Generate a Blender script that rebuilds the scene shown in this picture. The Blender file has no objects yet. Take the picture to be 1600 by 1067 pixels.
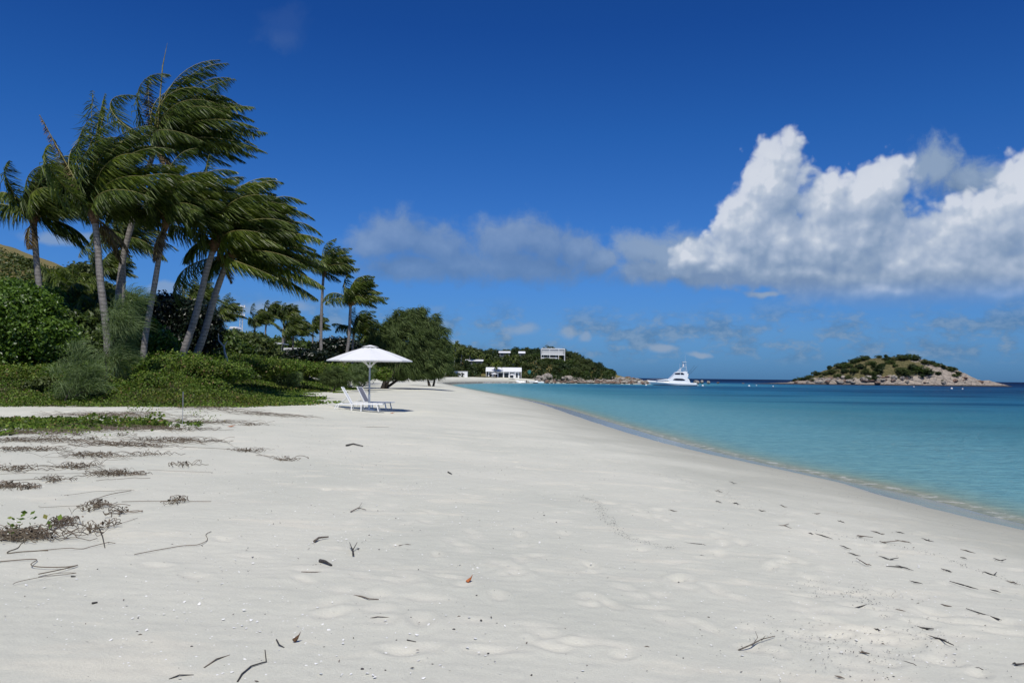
import bpy, math, random
import numpy as np
from mathutils import Vector, Matrix, Euler

SC = bpy.context.scene
COL = SC.collection
PI = math.pi

# ------------------------------------------------------------------ camera
W0, H0, F0 = 1600.0, 1067.0, 1244.0
CAM_H = 3.1
PITCH = math.radians(2.52)
ROLL = 0.0108
_F = np.array([0.0, math.cos(PITCH), math.sin(PITCH)])
_R0 = np.array([1.0, 0.0, 0.0])
_U0 = np.array([0.0, -math.sin(PITCH), math.cos(PITCH)])
_R = _R0 * math.cos(ROLL) + _U0 * math.sin(ROLL)
_U = _U0 * math.cos(ROLL) - _R0 * math.sin(ROLL)
cam_data = bpy.data.cameras.new('camera')
cam = bpy.data.objects.new('camera', cam_data)
COL.objects.link(cam)
cam.matrix_world = Matrix(((_R[0], _U[0], -_F[0], 0), (_R[1], _U[1], -_F[1], 0), (_R[2], _U[2], -_F[2], CAM_H), (0, 0, 0, 1)))
cam_data.sensor_width = 36.0
cam_data.lens = 36.0 * F0 / W0
cam_data.clip_start = 0.1
cam_data.clip_end = 30000
SC.camera = cam
SC.view_settings.view_transform = 'Standard'
SC.view_settings.look = 'None'
SC.view_settings.exposure = 0.0
SC.view_settings.gamma = 1.0
SC.cycles.max_bounces = 8
SC.cycles.transparent_max_bounces = 16
SC.cycles.diffuse_bounces = 3
SC.cycles.glossy_bounces = 3

def ray(px, py):
    return _R * ((px - 800.0) / F0) + _U * (-(py - 533.5) / F0) + _F
def at_z(px, py, z=0.0):            # where the line of sight meets a level plane
    d = ray(px, py); t = (z - CAM_H) / d[2]
    return np.array([d[0] * t, d[1] * t, z])
def at_d(px, py, y):                # the point at distance y ahead
    d = ray(px, py); t = y / d[1]
    return np.array([d[0] * t, y, CAM_H + d[2] * t])
def uv_of(px, py):
    d = ray(px, py); d = d / np.linalg.norm(d)
    return math.atan2(d[0], d[1]), math.asin(d[2])

# ------------------------------------------------------------------ node helpers
class NT:
    flat = False
    def __init__(s, tree): s.t = tree; s.n = tree.nodes; s.l = tree.links
    def node(s, typ, **kw):
        n = s.n.new(typ)
        for k, v in kw.items(): setattr(n, k, v)
        return n
    def put(s, sock, v):
        if v is None: return
        if isinstance(v, bpy.types.NodeSocket): s.l.new(v, sock)
        else: sock.default_value = v
    def math(s, op, a, b=None, c=None, clamp=False):
        n = s.node('ShaderNodeMath', operation=op, use_clamp=clamp)
        s.put(n.inputs[0], a); s.put(n.inputs[1], b); s.put(n.inputs[2], c)
        return n.outputs[0]
    def vmath(s, op, a, b=None, c=None, out=0):
        n = s.node('ShaderNodeVectorMath', operation=op)
        s.put(n.inputs[0], a); s.put(n.inputs[1], b); s.put(n.inputs[2], c)
        return n.outputs[out]
    def noise(s, vec, scale, detail=4, rough=0.5, dist=0.0, out='Fac', lac=2.0):
        n = s.node('ShaderNodeTexNoise'); s.put(n.inputs['Vector'], vec)
        n.inputs['Scale'].default_value = scale; n.inputs['Detail'].default_value = detail
        n.inputs['Roughness'].default_value = rough; n.inputs['Distortion'].default_value = dist
        n.inputs['Lacunarity'].default_value = lac
        if s.flat: n.noise_dimensions = '2D'
        return n.outputs[out]
    def voro(s, vec, scale, feature='F1', out='Distance', rand=1.0):
        n = s.node('ShaderNodeTexVoronoi', feature=feature); s.put(n.inputs['Vector'], vec)
        n.inputs['Scale'].default_value = scale
        n.inputs['Randomness'].default_value = rand
        return n.outputs[out]
    def ramp(s, fac, stops, interp='LINEAR'):
        n = s.node('ShaderNodeValToRGB'); s.put(n.inputs[0], fac)
        cr = n.color_ramp; cr.interpolation = interp
        while len(cr.elements) > 1: cr.elements.remove(cr.elements[-1])
        cr.elements[0].position = stops[0][0]; cr.elements[0].color = (*stops[0][1], 1) if len(stops[0][1]) == 3 else stops[0][1]
        for p, c in stops[1:]:
            e = cr.elements.new(p); e.color = (*c, 1) if len(c) == 3 else c
        return n.outputs[0]
    def mr(s, v, a, b, c=0.0, d=1.0, smooth=False):
        n = s.node('ShaderNodeMapRange'); n.interpolation_type = 'SMOOTHSTEP' if smooth else 'LINEAR'
        s.put(n.inputs[0], v)
        for i, q in enumerate((a, b, c, d)): s.put(n.inputs[i + 1], q)
        return n.outputs[0]
    def mix(s, fac, a, b, blend='MIX'):
        n = s.node('ShaderNodeMix', data_type='RGBA', blend_type=blend)
        s.put(n.inputs[0], fac)
        for i, q in ((6, a), (7, b)):
            if isinstance(q, tuple) and len(q) == 3: q = (*q, 1)
            s.put(n.inputs[i], q)
        return n.outputs[2]
    def mapping(s, vec, scale=(1, 1, 1), rot=(0, 0, 0), loc=(0, 0, 0)):
        n = s.node('ShaderNodeMapping'); s.put(n.inputs[0], vec)
        n.inputs['Scale'].default_value = scale; n.inputs['Rotation'].default_value = rot; n.inputs['Location'].default_value = loc
        return n.outputs[0]
    def bump(s, h, strength=0.5, dist=0.1, normal=None):
        n = s.node('ShaderNodeBump'); s.put(n.inputs['Height'], h)
        n.inputs['Strength'].default_value = strength; n.inputs['Distance'].default_value = dist
        if normal is not None: s.put(n.inputs['Normal'], normal)
        return n.outputs[0]
    def attr(s, name, out='Fac'):
        n = s.node('ShaderNodeAttribute'); n.attribute_name = name; return n.outputs[out]

# ------------------------------------------------------------------ sun and sky
SUN_EL = math.radians(57)
SUN_AZ = math.radians(2)       # where the shadows point, measured from +y toward +x is +; the sun itself is behind left
sd = Vector((math.sin(-SUN_AZ) * math.cos(SUN_EL), math.cos(-SUN_AZ) * math.cos(SUN_EL), -math.sin(SUN_EL)))  # travel of light
sun_data = bpy.data.lights.new('sun', 'SUN')
sun_data.energy = 4.1; sun_data.angle = math.radians(0.53); sun_data.color = (1.0, 0.96, 0.89)
sun = bpy.data.objects.new('sun', sun_data); COL.objects.link(sun)
sun.rotation_euler = sd.to_track_quat('-Z', 'Y').to_euler()
SC.view_settings.exposure = 0.0

world = bpy.data.worlds.new('World'); SC.world = world; world.use_nodes = True
world.cycles.sampling_method = 'NONE'
wn = NT(world.node_tree); wn.n.clear(); wn.flat = True

def cloud_group():
    g = bpy.data.node_groups.new('cloud_field', 'ShaderNodeTree')
    g.interface.new_socket('Vector', in_out='INPUT', socket_type='NodeSocketVector')
    g.interface.new_socket('Main', in_out='OUTPUT', socket_type='NodeSocketFloat')
    g.interface.new_socket('Thin', in_out='OUTPUT', socket_type='NodeSocketFloat')
    t = NT(g); t.flat = True
    gi = t.node('NodeGroupInput'); go = t.node('NodeGroupOutput')
    v = gi.outputs[0]
    # billows: warp the coordinates, then puffs at several sizes
    w1 = t.noise(v, 9.0, 3, 0.55, out='Color')
    wv = t.vmath('MULTIPLY_ADD', w1, (0.05, 0.04, 0.0), (-0.025, -0.02, 0.0))
    v2 = t.vmath('ADD', v, wv)
    def field(blobs):
        acc = None
        for (px, py, rx, ry) in blobs:
            u, w = uv_of(px, py)
            sx, sy = F0 / rx, F0 / ry
            q = t.vmath('MULTIPLY_ADD', v2, (sx, sy, 0.0), (-u * sx, -w * sy, 0.0))
            l = t.vmath('LENGTH', q, out='Value')
            acc = l if acc is None else t.math('SMOOTH_MIN', acc, l, 0.22)
        return acc
    main = [(1207, 285, 48, 68), (1180, 360, 62, 70), (1228, 390, 90, 82), (1150, 408, 62, 50), (1292, 322, 50, 52), (1300, 385, 90, 70),
            (1368, 300, 52, 50), (1345, 372, 80, 68), (1420, 415, 90, 58), (1500, 400, 100, 66), (1552, 375, 70, 62),
            (1588, 310, 34, 62), (1625, 345, 66, 84), (1600, 430, 110, 50), (1478, 420, 160, 46), (1260, 432, 140, 30),
            (1090, 412, 46, 34), (1120, 425, 60, 24), (1400, 450, 170, 24), (1560, 455, 150, 26)]
    thin = [(1470, 258, 46, 42), (1520, 285, 50, 34), (1440, 262, 30, 28), (625, 368, 66, 46), (680, 388, 62, 42), (585, 384, 44, 42), (715, 415, 90, 34), (640, 425, 90, 26),
            (785, 376, 68, 42), (845, 378, 66, 42), (895, 390, 52, 38), (800, 418, 130, 30), (935, 408, 46, 26), (1110, 442, 60, 20), (1195, 468, 30, 6), (820, 517, 24, 12), (885, 512, 15, 14), (912, 520, 12, 10), (1030, 544, 26, 7), (1094, 548, 22, 6), (700, 535, 26, 10), (100, 370, 55, 10), (445, 45, 52, 34), (1000, 396, 52, 38), (1045, 405, 66, 44), (1010, 430, 80, 28), (1075, 400, 50, 40), (420, 480, 60, 12), (268, 452, 34, 12),
            (1060, 434, 80, 18)]
    m = t.math('SUBTRACT', 1.0, field(main))
    th = t.math('SUBTRACT', 1.0, field(thin))
    pv = t.vmath('ADD', v, t.vmath('MULTIPLY_ADD', t.noise(v, 40.0, 2, 0.5, out='Color'), (0.012, 0.012, 0.0), (-0.006, -0.006, 0.0)))
    def puff(sc):
        n = t.node('ShaderNodeTexVoronoi', feature='SMOOTH_F1'); n.voronoi_dimensions = '2D'; t.put(n.inputs['Vector'], pv)
        n.inputs['Scale'].default_value = sc; n.inputs['Smoothness'].default_value = 0.35
        return n.outputs['Distance']
    p = t.math('MULTIPLY_ADD', puff(26.0), -0.62, 0.29)
    p = t.math('ADD', p, t.math('MULTIPLY_ADD', puff(58.0), -0.34, 0.15))
    p = t.math('ADD', p, t.math('MULTIPLY_ADD', puff(120.0), -0.18, 0.08))
    p = t.math('ADD', p, t.math('MULTIPLY_ADD', t.noise(v, 90.0, 4, 0.55), 0.26, -0.13))
    sep = t.node('ShaderNodeSeparateXYZ'); t.put(sep.inputs[0], v)
    # flat base: the main deck thins out below a tilted line
    t.put(go.inputs[0], t.math('MULTIPLY_ADD', p, 0.75, m))
    soft = t.math('MULTIPLY_ADD', t.noise(v2, 34.0, 6, 0.6), 1.1, -0.6)
    t.put(go.inputs[1], t.math('ADD', th, soft))
    return g

def make_world():
    t = wn
    geo = t.node('ShaderNodeTexCoord')
    dirv = t.vmath('NORMALIZE', geo.outputs['Generated'])
    sep = t.node('ShaderNodeSeparateXYZ'); t.put(sep.inputs[0], dirv)
    U = t.math('ARCTAN2', sep.outputs[0], sep.outputs[1])
    V = t.math('ARCSINE', sep.outputs[2])
    comb = t.node('ShaderNodeCombineXYZ'); t.put(comb.inputs[0], U); t.put(comb.inputs[1], V)
    uv = comb.outputs[0]
    sky = t.node('ShaderNodeTexSky', sky_type='NISHITA')
    sky.sun_disc = False; sky.sun_elevation = SUN_EL; sky.sun_rotation = PI - SUN_AZ if False else math.atan2(-sd.x, -sd.y)
    sky.altitude = 0; sky.air_density = 1.0; sky.dust_density = 0.3; sky.ozone_density = 2.6
    skyc = sky.outputs[0]
    # the deep blue of the photograph: a stronger filter toward the zenith
    tint = t.ramp(t.mr(V, 0.0, 0.55), [(0.0, (0.116, 0.315, 0.81)), (0.10, (0.19, 0.41, 0.85)), (0.25, (0.195, 0.46, 0.92)), (0.54, (0.115, 0.40, 0.88)), (0.76, (0.078, 0.32, 0.80)), (1.0, (0.075, 0.31, 0.75))])
    skyc = t.mix(1.0, skyc, tint, 'MULTIPLY')
    g = cloud_group()
    def field(vec):
        n = t.node('ShaderNodeGroup'); n.node_tree = g; t.put(n.inputs[0], vec); return n.outputs
    a = field(uv)
    c = field(t.vmath('ADD', uv, (-0.018, 0.030, 0.0)))
    b = field(t.vmath('ADD', uv, (-0.0045, 0.0085, 0.0)))
    alpha = t.mr(a[0], -0.12, 0.20, 0.0, 1.0, True)
    lit2 = t.math('SUBTRACT', a[0], c[0])
    L = t.math('ADD', t.math('MULTIPLY', lit2, 0.36), t.math('MULTIPLY', t.math('SUBTRACT', a[0], b[0]), 0.62))
    L = t.math('ADD', L, t.mr(U, 0.19, 0.30, -0.22, 0.0))
    # height inside the cloud: bases grey, crowns white
    hgt = t.mr(t.math('MULTIPLY_ADD', U, 0.06, V), 0.10, 0.27, 0.0, 1.0)
    thick = t.mr(a[0], 0.0, 0.7)
    L = t.math('ADD', t.math('MULTIPLY_ADD', hgt, 0.42, 0.34), L)
    L = t.math('MULTIPLY_ADD', thick, -0.10, L, clamp=True)
    ccol = t.ramp(L, [(0.0, (1.9, 2.8, 4.4)), (0.3, (2.7, 3.6, 5.0)), (0.6, (3.9, 4.7, 6.0)), (0.85, (5.3, 5.95, 6.9)), (1.0, (6.8, 7.2, 7.9))])
    ccol = t.mix(0.06, ccol, skyc)
    al = t.math('MULTIPLY', alpha, t.mr(V, 0.072, 0.12, 0.0, 1.0, True))
    al = t.math('MULTIPLY', al, t.mr(a[0], 0.0, 0.5, 0.90, 0.99))
    ta = t.math('MULTIPLY', t.mr(a[1], -0.25, 0.55, 0.0, 1.0, True), t.mr(U, -0.15, 0.35, 0.62, 0.75))
    ta = t.math('MULTIPLY', ta, t.mr(V, 0.40, 0.30, 0.07, 1.0))
    east = t.mr(U, 0.06, 0.20, 0.0, 1.0, True)
    ta = t.math('MULTIPLY', ta, t.math('MULTIPLY_ADD', east, 0.25, 1.0), clamp=True)
    tl = t.math('MULTIPLY_ADD', t.math('SUBTRACT', a[1], c[1]), 0.42, t.math('MULTIPLY_ADD', east, 0.30, 0.42), clamp=True)
    tcol = t.ramp(tl, [(0.0, (1.0, 1.7, 3.0)), (0.5, (1.6, 2.45, 3.9)), (1.0, (2.7, 3.65, 5.1))])
    # faint low cloud near the horizon
    hv = t.mapping(uv, (1.0, 1.8, 1.0))
    hn = t.noise(hv, 15.0, 6, 0.62)
    hp = t.noise(hv, 48.0, 5, 0.6)
    hz = t.math('MULTIPLY', t.mr(V, 0.012, 0.035, 0, 1, True), t.mr(V, 0.105, 0.06, 0, 1, True))
    ha = t.math('MULTIPLY', t.math('MULTIPLY', t.mr(t.math('MULTIPLY_ADD', hp, 0.5, hn), 0.64, 0.92, 0, 1, True), hz), 0.62)
    hcol = t.mix(t.mr(hp, 0.42, 0.66), (1.0, 1.95, 3.4), (2.2, 3.1, 4.3))
    col = t.mix(ha, skyc, hcol)
    col = t.mix(ta, col, tcol)
    col = t.mix(al, col, ccol)
    bg = t.node('ShaderNodeBackground'); t.put(bg.inputs[0], col); bg.inputs[1].default_value = 0.1
    plain = t.node('ShaderNodeBackground'); t.put(plain.inputs[0], skyc); plain.inputs[1].default_value = 0.1
    # the cloud bank stands in one quarter of the sky; elsewhere it is clear
    inside = t.math('MULTIPLY', t.math('LESS_THAN', t.math('ABSOLUTE', U), 0.95), t.math('MULTIPLY', t.math('GREATER_THAN', V, 0.0), t.math('LESS_THAN', V, 0.5)))
    ms = t.node('ShaderNodeMixShader'); t.put(ms.inputs[0], inside)
    t.l.new(plain.outputs[0], ms.inputs[1]); t.l.new(bg.outputs[0], ms.inputs[2])
    out = t.node('ShaderNodeOutputWorld'); t.l.new(ms.outputs[0], out.inputs[0])
make_world()

# ------------------------------------------------------------------ numpy noise
def _hash(ix, iy, seed):
    h = (ix.astype(np.int64) * 374761393 + iy.astype(np.int64) * 668265263 + seed * 974711) & 0x7fffffff
    h = ((h ^ (h >> 13)) * 1274126177) & 0x7fffffff
    return ((h ^ (h >> 16)) & 0xffff) / 65535.0
def vnoise(x, y, seed=0):
    ix = np.floor(x); iy = np.floor(y); fx = x - ix; fy = y - iy
    fx = fx * fx * (3 - 2 * fx); fy = fy * fy * (3 - 2 * fy)
    a = _hash(ix, iy, seed); b = _hash(ix + 1, iy, seed); c = _hash(ix, iy + 1, seed); d = _hash(ix + 1, iy + 1, seed)
    return (a * (1 - fx) + b * fx) * (1 - fy) + (c * (1 - fx) + d * fx) * fy - 0.5
def fbm(x, y, octv=4, seed=0):
    s = 0; a = 1.0; f = 1.0
    for k in range(octv):
        s = s + a * vnoise(x * f + 17.3 * k, y * f - 9.1 * k, seed + k); a *= 0.5; f *= 2.03
    return s
def sstep(a, b, x):
    t = np.clip((x - a) / (b - a), 0, 1); return t * t * (3 - 2 * t)
def poly_dist(poly, X, Y):          # signed distance, positive inside
    P = np.array(poly); n = len(P)
    if X.size <= 400:
        A = P; B = np.roll(P, -1, 0); x = X.ravel()[:, None]; y = Y.ravel()[:, None]
        dx = (B - A)[:, 0]; dy = (B - A)[:, 1]; L2 = dx * dx + dy * dy + 1e-12
        t = np.clip(((x - A[:, 0]) * dx + (y - A[:, 1]) * dy) / L2, 0, 1)
        d = ((x - A[:, 0] - t * dx) ** 2 + (y - A[:, 1] - t * dy) ** 2).min(1)
        dd = np.where(np.abs(dy) > 1e-12, dy, 1e-12)
        ins = (((A[:, 1] > y) != (B[:, 1] > y)) & (x < dx * (y - A[:, 1]) / dd + A[:, 0])).sum(1) % 2 == 1
        return (np.where(ins, 1, -1) * np.sqrt(d)).reshape(X.shape)
    best = np.full(X.shape, 1e18); inside = np.zeros(X.shape, bool)
    for i in range(n):
        x0, y0 = P[i]; x1, y1 = P[(i + 1) % n]
        dx, dy = x1 - x0, y1 - y0; L2 = dx * dx + dy * dy + 1e-12
        t = np.clip(((X - x0) * dx + (Y - y0) * dy) / L2, 0, 1)
        d = (X - x0 - t * dx) ** 2 + (Y - y0 - t * dy) ** 2
        best = np.minimum(best, d)
        cond = ((y0 > Y) != (y1 > Y))
        xi = dx * (Y - y0) / (dy if abs(dy) > 1e-12 else 1e-12) + x0
        inside ^= cond & (X < xi)
    return np.where(inside, 1, -1) * np.sqrt(best)

shore_px = [(1600, 822), (1465, 782), (1330, 753), (1195, 725), (1060, 692), (947, 658), (880, 637), (830, 626), (780, 617), (740, 610), (712, 604.6),
            (701, 602.3), (704, 600.6), (722, 599.6), (760, 598.9), (800, 598.7), (850, 598.9), (900, 599.3), (950, 599.8), (985, 600.2)]
def smooth_poly(P, it=2):
    for _ in range(it):
        Q = [P[0]]
        for a, b in zip(P[:-1], P[1:]):
            a = np.array(a); b = np.array(b); Q += [a * .75 + b * .25, a * .25 + b * .75]
        Q.append(P[-1]); P = Q
    return [tuple(p) for p in P]
_sh = [tuple(at_z(x, y)[:2]) for x, y in shore_px]
_pre = [(24, -40), (17.5, -12), (14.2, 4)]
_post = [(68, 392), (78, 420), (74, 490), (40, 560), (-20, 640), (-160, 800), (-600, 1000)]
SHORE = [(60, -7000), (40, -200)] + smooth_poly(_pre + _sh + _post) + [(-2500, 1300), (-7000, 1500), (-7000, -7000)]
VEG = smooth_poly([(-60, 27), (-38, 28), (-21, 31.0), (-16.5, 31.2), (-12.0, 31.0), (-9.6, 33.0), (-10.5, 38), (-14.5, 48), (-17.5, 62), (-16.6, 80), (-17.5, 92), (-22, 103), (-28, 130),
        (-33, 180), (-37, 230), (-36, 300), (-31, 352), (-20, 376), (-8, 384), (10, 388), (22, 386), (38, 393), (58, 396), (68, 404), (66, 440), (60, 490), (35, 550), (-25, 630), (-160, 785), (-600, 985)], 2) + [(-2500, 1290), (-7000, 1490), (-7000, -200), (-90, -200), (-90, 26)]

FOOT = []
def base_z(X, Y):
    s = poly_dist(SHORE, X, Y); v = poly_dist(VEG, X, Y)
    top = 1.55 + 1.0 * sstep(90, 250, Y)
    z = np.where(s > 0, top * (1 - np.exp(-np.power(np.maximum(s, 0) / 6.5, 1.15))), np.maximum(s * 0.11, -0.9 + s * 0.035))
    z = np.maximum(z, -6)
    z = z + 0.10 * fbm(X * 0.16, Y * 0.16, 3, 5) * sstep(4, 10, s) * sstep(0, 3, Y)
    z = z + 0.20 * sstep(1.5, -1, v) * sstep(-5, -0.5, v) * sstep(60, 40, Y) + 0.20 * sstep(-1, 1.5, v) * sstep(60, 40, Y)
    far = sstep(300, 380, Y + 0.3 * X)
    near = (1.15 * sstep(0, 9, v) + 0.5 * sstep(8, 22, v)) * (1 - far)
    near = near + 0.5 * fbm(X * 0.22, Y * 0.22, 3, 9) * sstep(1, 6, v) * (1 - far)
    z = z + near
    z = z + far * (11.5 * sstep(-1, 40, v) * sstep(98, 25, X) + 1.5 * fbm(X * .05, Y * .05, 3, 3) * sstep(4, 20, v))
    z = z + 23.0 * np.exp(-((X + 122) ** 2) / (2 * 38 ** 2) - ((Y - 160) ** 2) / (2 * 62 ** 2)) * sstep(6, 45, v)
    z = z + 7.0 * sstep(20, 110, v) * sstep(900, 200, Y) * (1 - far)
    return z, s, v
def gz(x, y):
    return float(base_z(np.array([float(x)]), np.array([float(y)]))[0][0])

# ------------------------------------------------------------------ mesh helpers
def new_mesh_obj(name, V, faces_flat, loop_counts, mats, midx=None, parent=None, smooth=False, loc=None):
    me = bpy.data.meshes.new(name)
    V = np.asarray(V, dtype=np.float32); nF = len(loop_counts)
    me.vertices.add(len(V)); me.vertices.foreach_set('co', V.ravel())
    me.loops.add(len(faces_flat)); me.loops.foreach_set('vertex_index', np.asarray(faces_flat, dtype=np.int32))
    me.polygons.add(nF)
    starts = np.concatenate(([0], np.cumsum(loop_counts)[:-1])).astype(np.int32)
    me.polygons.foreach_set('loop_start', starts)
    if midx is not None: me.polygons.foreach_set('material_index', np.asarray(midx, dtype=np.int32))
    if smooth is True: me.polygons.foreach_set('use_smooth', np.ones(nF, dtype=bool))
    elif smooth is not False: me.polygons.foreach_set('use_smooth', np.asarray(smooth, dtype=bool))
    if not isinstance(mats, (list, tuple)): mats = [mats]
    for m in mats: me.materials.append(m)
    me.update(calc_edges=True); me.validate()
    o = bpy.data.objects.new(name, me); COL.objects.link(o)
    if parent is not None: o.parent = parent
    if loc is not None: o.location = loc
    return o

class MB:
    """collects shapes and links them as one mesh object"""
    def __init__(s): s.V = []; s.F = []; s.C = []; s.M = []; s.S = []; s.n = 0
    def add(s, V, faces, mi=0, smooth=False):
        V = np.asarray(V, dtype=np.float64).reshape(-1, 3)
        for f in faces: s.F.append(np.asarray(f) + s.n); s.C.append(len(f)); s.M.append(mi); s.S.append(smooth)
        s.V.append(V); s.n += len(V); return s
    def quads(s, Q, mi=0, smooth=False):          # (N,4,3)
        Q = np.asarray(Q, dtype=np.float64); N = len(Q)
        if N == 0: return s
        s.V.append(Q.reshape(-1, 3)); s.F.append(np.arange(N * 4) + s.n)
        s.C.append(np.full(N, 4)); 
        s.M.append(np.full(N, mi) if np.isscalar(mi) else np.asarray(mi)); s.S.append(np.full(N, smooth)); s.n += N * 4
        return s
    def box(s, c, size, mi=0, rot=None):
        h = np.array(size) / 2.0
        P = np.array([[x, y, z] for x in (-1, 1) for y in (-1, 1) for z in (-1, 1)]) * h
        if rot is not None: P = P @ np.array(Euler(rot).to_matrix()).T
        P = P + np.array(c)
        return s.add(P, [(0, 1, 3, 2), (4, 6, 7, 5), (0, 4, 5, 1), (2, 3, 7, 6), (0, 2, 6, 4), (1, 5, 7, 3)], mi)
    def bar(s, a, b, w, h=None, mi=0, up=(0, 0, 1)):
        a = np.array(a, float); b = np.array(b, float); h = w if h is None else h
        d = b - a; L = np.linalg.norm(d); d = d / L; up = np.array(up, float)
        if abs(d @ up) > 0.97: up = np.array([0, 1.0, 0])
        x = np.cross(d, up); x /= np.linalg.norm(x); y = np.cross(x, d)
        P = [p + x * sx * w / 2 + y * sy * h / 2 for p in (a, b) for sx, sy in ((-1, -1), (1, -1), (1, 1), (-1, 1))]
        return s.add(P, [(0, 1, 2, 3), (7, 6, 5, 4), (0, 4, 5, 1), (1, 5, 6, 2), (2, 6, 7, 3), (3, 7, 4, 0)], mi)
    def tube(s, pts, radii, n=8, mi=0, cap=True, smooth=True):
        pts = np.array(pts, float); k = len(pts)
        if np.isscalar(radii): radii = [radii] * k
        T = np.gradient(pts, axis=0); T /= (np.linalg.norm(T, axis=1)[:, None] + 1e-12)
        ref = np.array([0, 0, 1.0]) if abs(T[0][2]) < 0.9 else np.array([1.0, 0, 0])
        V = []
        for i in range(k):
            x = np.cross(T[i], ref); x /= np.linalg.norm(x) + 1e-12; y = np.cross(T[i], x)
            a = np.arange(n) * 2 * PI / n
            V.append(pts[i] + radii[i] * (np.cos(a)[:, None] * x + np.sin(a)[:, None] * y))
        V = np.concatenate(V); F = []
        for i in range(k - 1):
            for j in range(n):
                F.append((i * n + j, i * n + (j + 1) % n, (i + 1) * n + (j + 1) % n, (i + 1) * n + j))
        s.add(V, F, mi, smooth)
        if cap:
            s.add(V[:n], [tuple(range(n))[::-1]], mi); s.add(V[-n:], [tuple(range(n))], mi)
        return s
    def prism(s, prof, y0, y1, mi=0):             # profile in xz, extruded along y
        n = len(prof); P = [(x, y0, z) for x, z in prof] + [(x, y1, z) for x, z in prof]
        F = [tuple(range(n)), tuple(range(2 * n - 1, n - 1, -1))]
        F += [(i, i + n, (i + 1) % n + n, (i + 1) % n) for i in range(n)]
        return s.add(P, F, mi)
    def build(s, name, mats, parent=None, loc=None):
        V = np.concatenate(s.V)
        F = np.concatenate([np.atleast_1d(f) for f in s.F]); C = np.concatenate([np.atleast_1d(c) for c in s.C])
        M = np.concatenate([np.atleast_1d(c) for c in s.M]); S = np.concatenate([np.atleast_1d(c) for c in s.S])
        return new_mesh_obj(name, V, F, C, mats, M, parent, S, loc)

def tag(o, label=None, cat=None, group=None, kind=None):
    if label: o['label'] = label
    if cat: o['category'] = cat
    if group: o['group'] = group
    if kind: o['kind'] = kind
    return o
def empty(name, loc, label=None, cat=None, group=None, rz=0.0):
    o = bpy.data.objects.new(name, None); COL.objects.link(o); o.location = loc; o.rotation_euler = (0, 0, rz)
    o.empty_display_size = 0.2
    return tag(o, label, cat, group)
def copy_tree(o, kids, parent=None):
    c = o.copy(); COL.objects.link(c); c.parent = parent
    for ch in kids.get(o.name, []): copy_tree(ch, kids, c)
    return c
def kids_map(root):
    m = {}
    def rec(o):
        m[o.name] = list(o.children)
        for c in o.children: rec(c)
    rec(root); return m

# ------------------------------------------------------------------ materials
def new_mat(name):
    m = bpy.data.materials.new(name); m.use_nodes = True
    t = NT(m.node_tree); t.n.clear()
    out = t.node('ShaderNodeOutputMaterial')
    return m, t, out
def principled(t, out, col, rough=0.6, normal=None, metal=0.0, spec=0.5, **kw):
    p = t.node('ShaderNodeBsdfPrincipled')
    if isinstance(col, tuple): col = (*col, 1) if len(col) == 3 else col
    t.put(p.inputs['Base Color'], col); t.put(p.inputs['Roughness'], rough)
    p.inputs['Metallic'].default_value = metal; t.put(p.inputs['Specular IOR Level'], spec)
    if normal is not None: t.put(p.inputs['Normal'], normal)
    t.l.new(p.outputs[0], out.inputs[0])
    return p
def simple(name, col, rough=0.5, metal=0.0, var=0.06, scale=3.0, spec=0.5, bump=0.0):
    m, t, out = new_mat(name)
    tc = t.node('ShaderNodeTexCoord').outputs['Object']
    n = t.noise(tc, scale, 5, 0.6)
    c = t.mix(t.mr(n, 0.3, 0.7), tuple(max(0, x * (1 - var * 2)) for x in col), tuple(min(1, x * (1 + var)) for x in col))
    nn = t.bump(t.noise(tc, scale * 8, 3), bump, 0.01) if bump else None
    principled(t, out, c, rough, nn, metal, spec)
    return m
def leaf_mat(name, dark, light, trans=0.35, rough=0.45, spec=0.4, stops=None, patch=False):
    m, t, out = new_mat(name)
    geo = t.node('ShaderNodeNewGeometry')
    rnd = geo.outputs['Random Per Island']
    mid = tuple((a + b) / 2 for a, b in zip(dark, light))
    col = t.ramp(rnd, stops or [(0.0, dark), (0.5, mid), (1.0, light)])
    tc = t.node('ShaderNodeTexCoord').outputs['Object']
    n = t.noise(tc, 0.55, 3, 0.5)
    col = t.mix(t.mr(n, 0.3, 0.7, 0.0, 0.5), col, t.mix(1.0, col, (0.62, 0.75, 0.5, 1), 'MULTIPLY'))
    if patch:      # drier, browner stretches and darker broad-leaved ones
        q1 = t.noise(tc, 0.18, 4, 0.6); q2 = t.noise(tc, 0.9, 4, 0.6)
        col = t.mix(t.mr(q1, 0.52, 0.66, 0.0, 0.6), col, t.mix(1.0, col, (1.15, 0.78, 0.9, 1), 'MULTIPLY'))
        col = t.mix(t.mr(q2, 0.50, 0.66, 0.0, 0.8), col, t.mix(1.0, col, (0.45, 0.60, 0.55, 1), 'MULTIPLY'))
    p = t.node('ShaderNodeBsdfPrincipled'); t.put(p.inputs['Base Color'], col)
    p.inputs['Roughness'].default_value = rough; p.inputs['Specular IOR Level'].default_value = spec
    tr = t.node('ShaderNodeBsdfTranslucent'); t.put(tr.inputs[0], t.mix(1.0, col, (1.5, 1.7, 0.5, 1), 'MULTIPLY'))
    ms = t.node('ShaderNodeMixShader'); ms.inputs[0].default_value = trans
    t.l.new(p.outputs[0], ms.inputs[1]); t.l.new(tr.outputs[0], ms.inputs[2]); t.l.new(ms.outputs[0], out.inputs[0])
    return m

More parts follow.
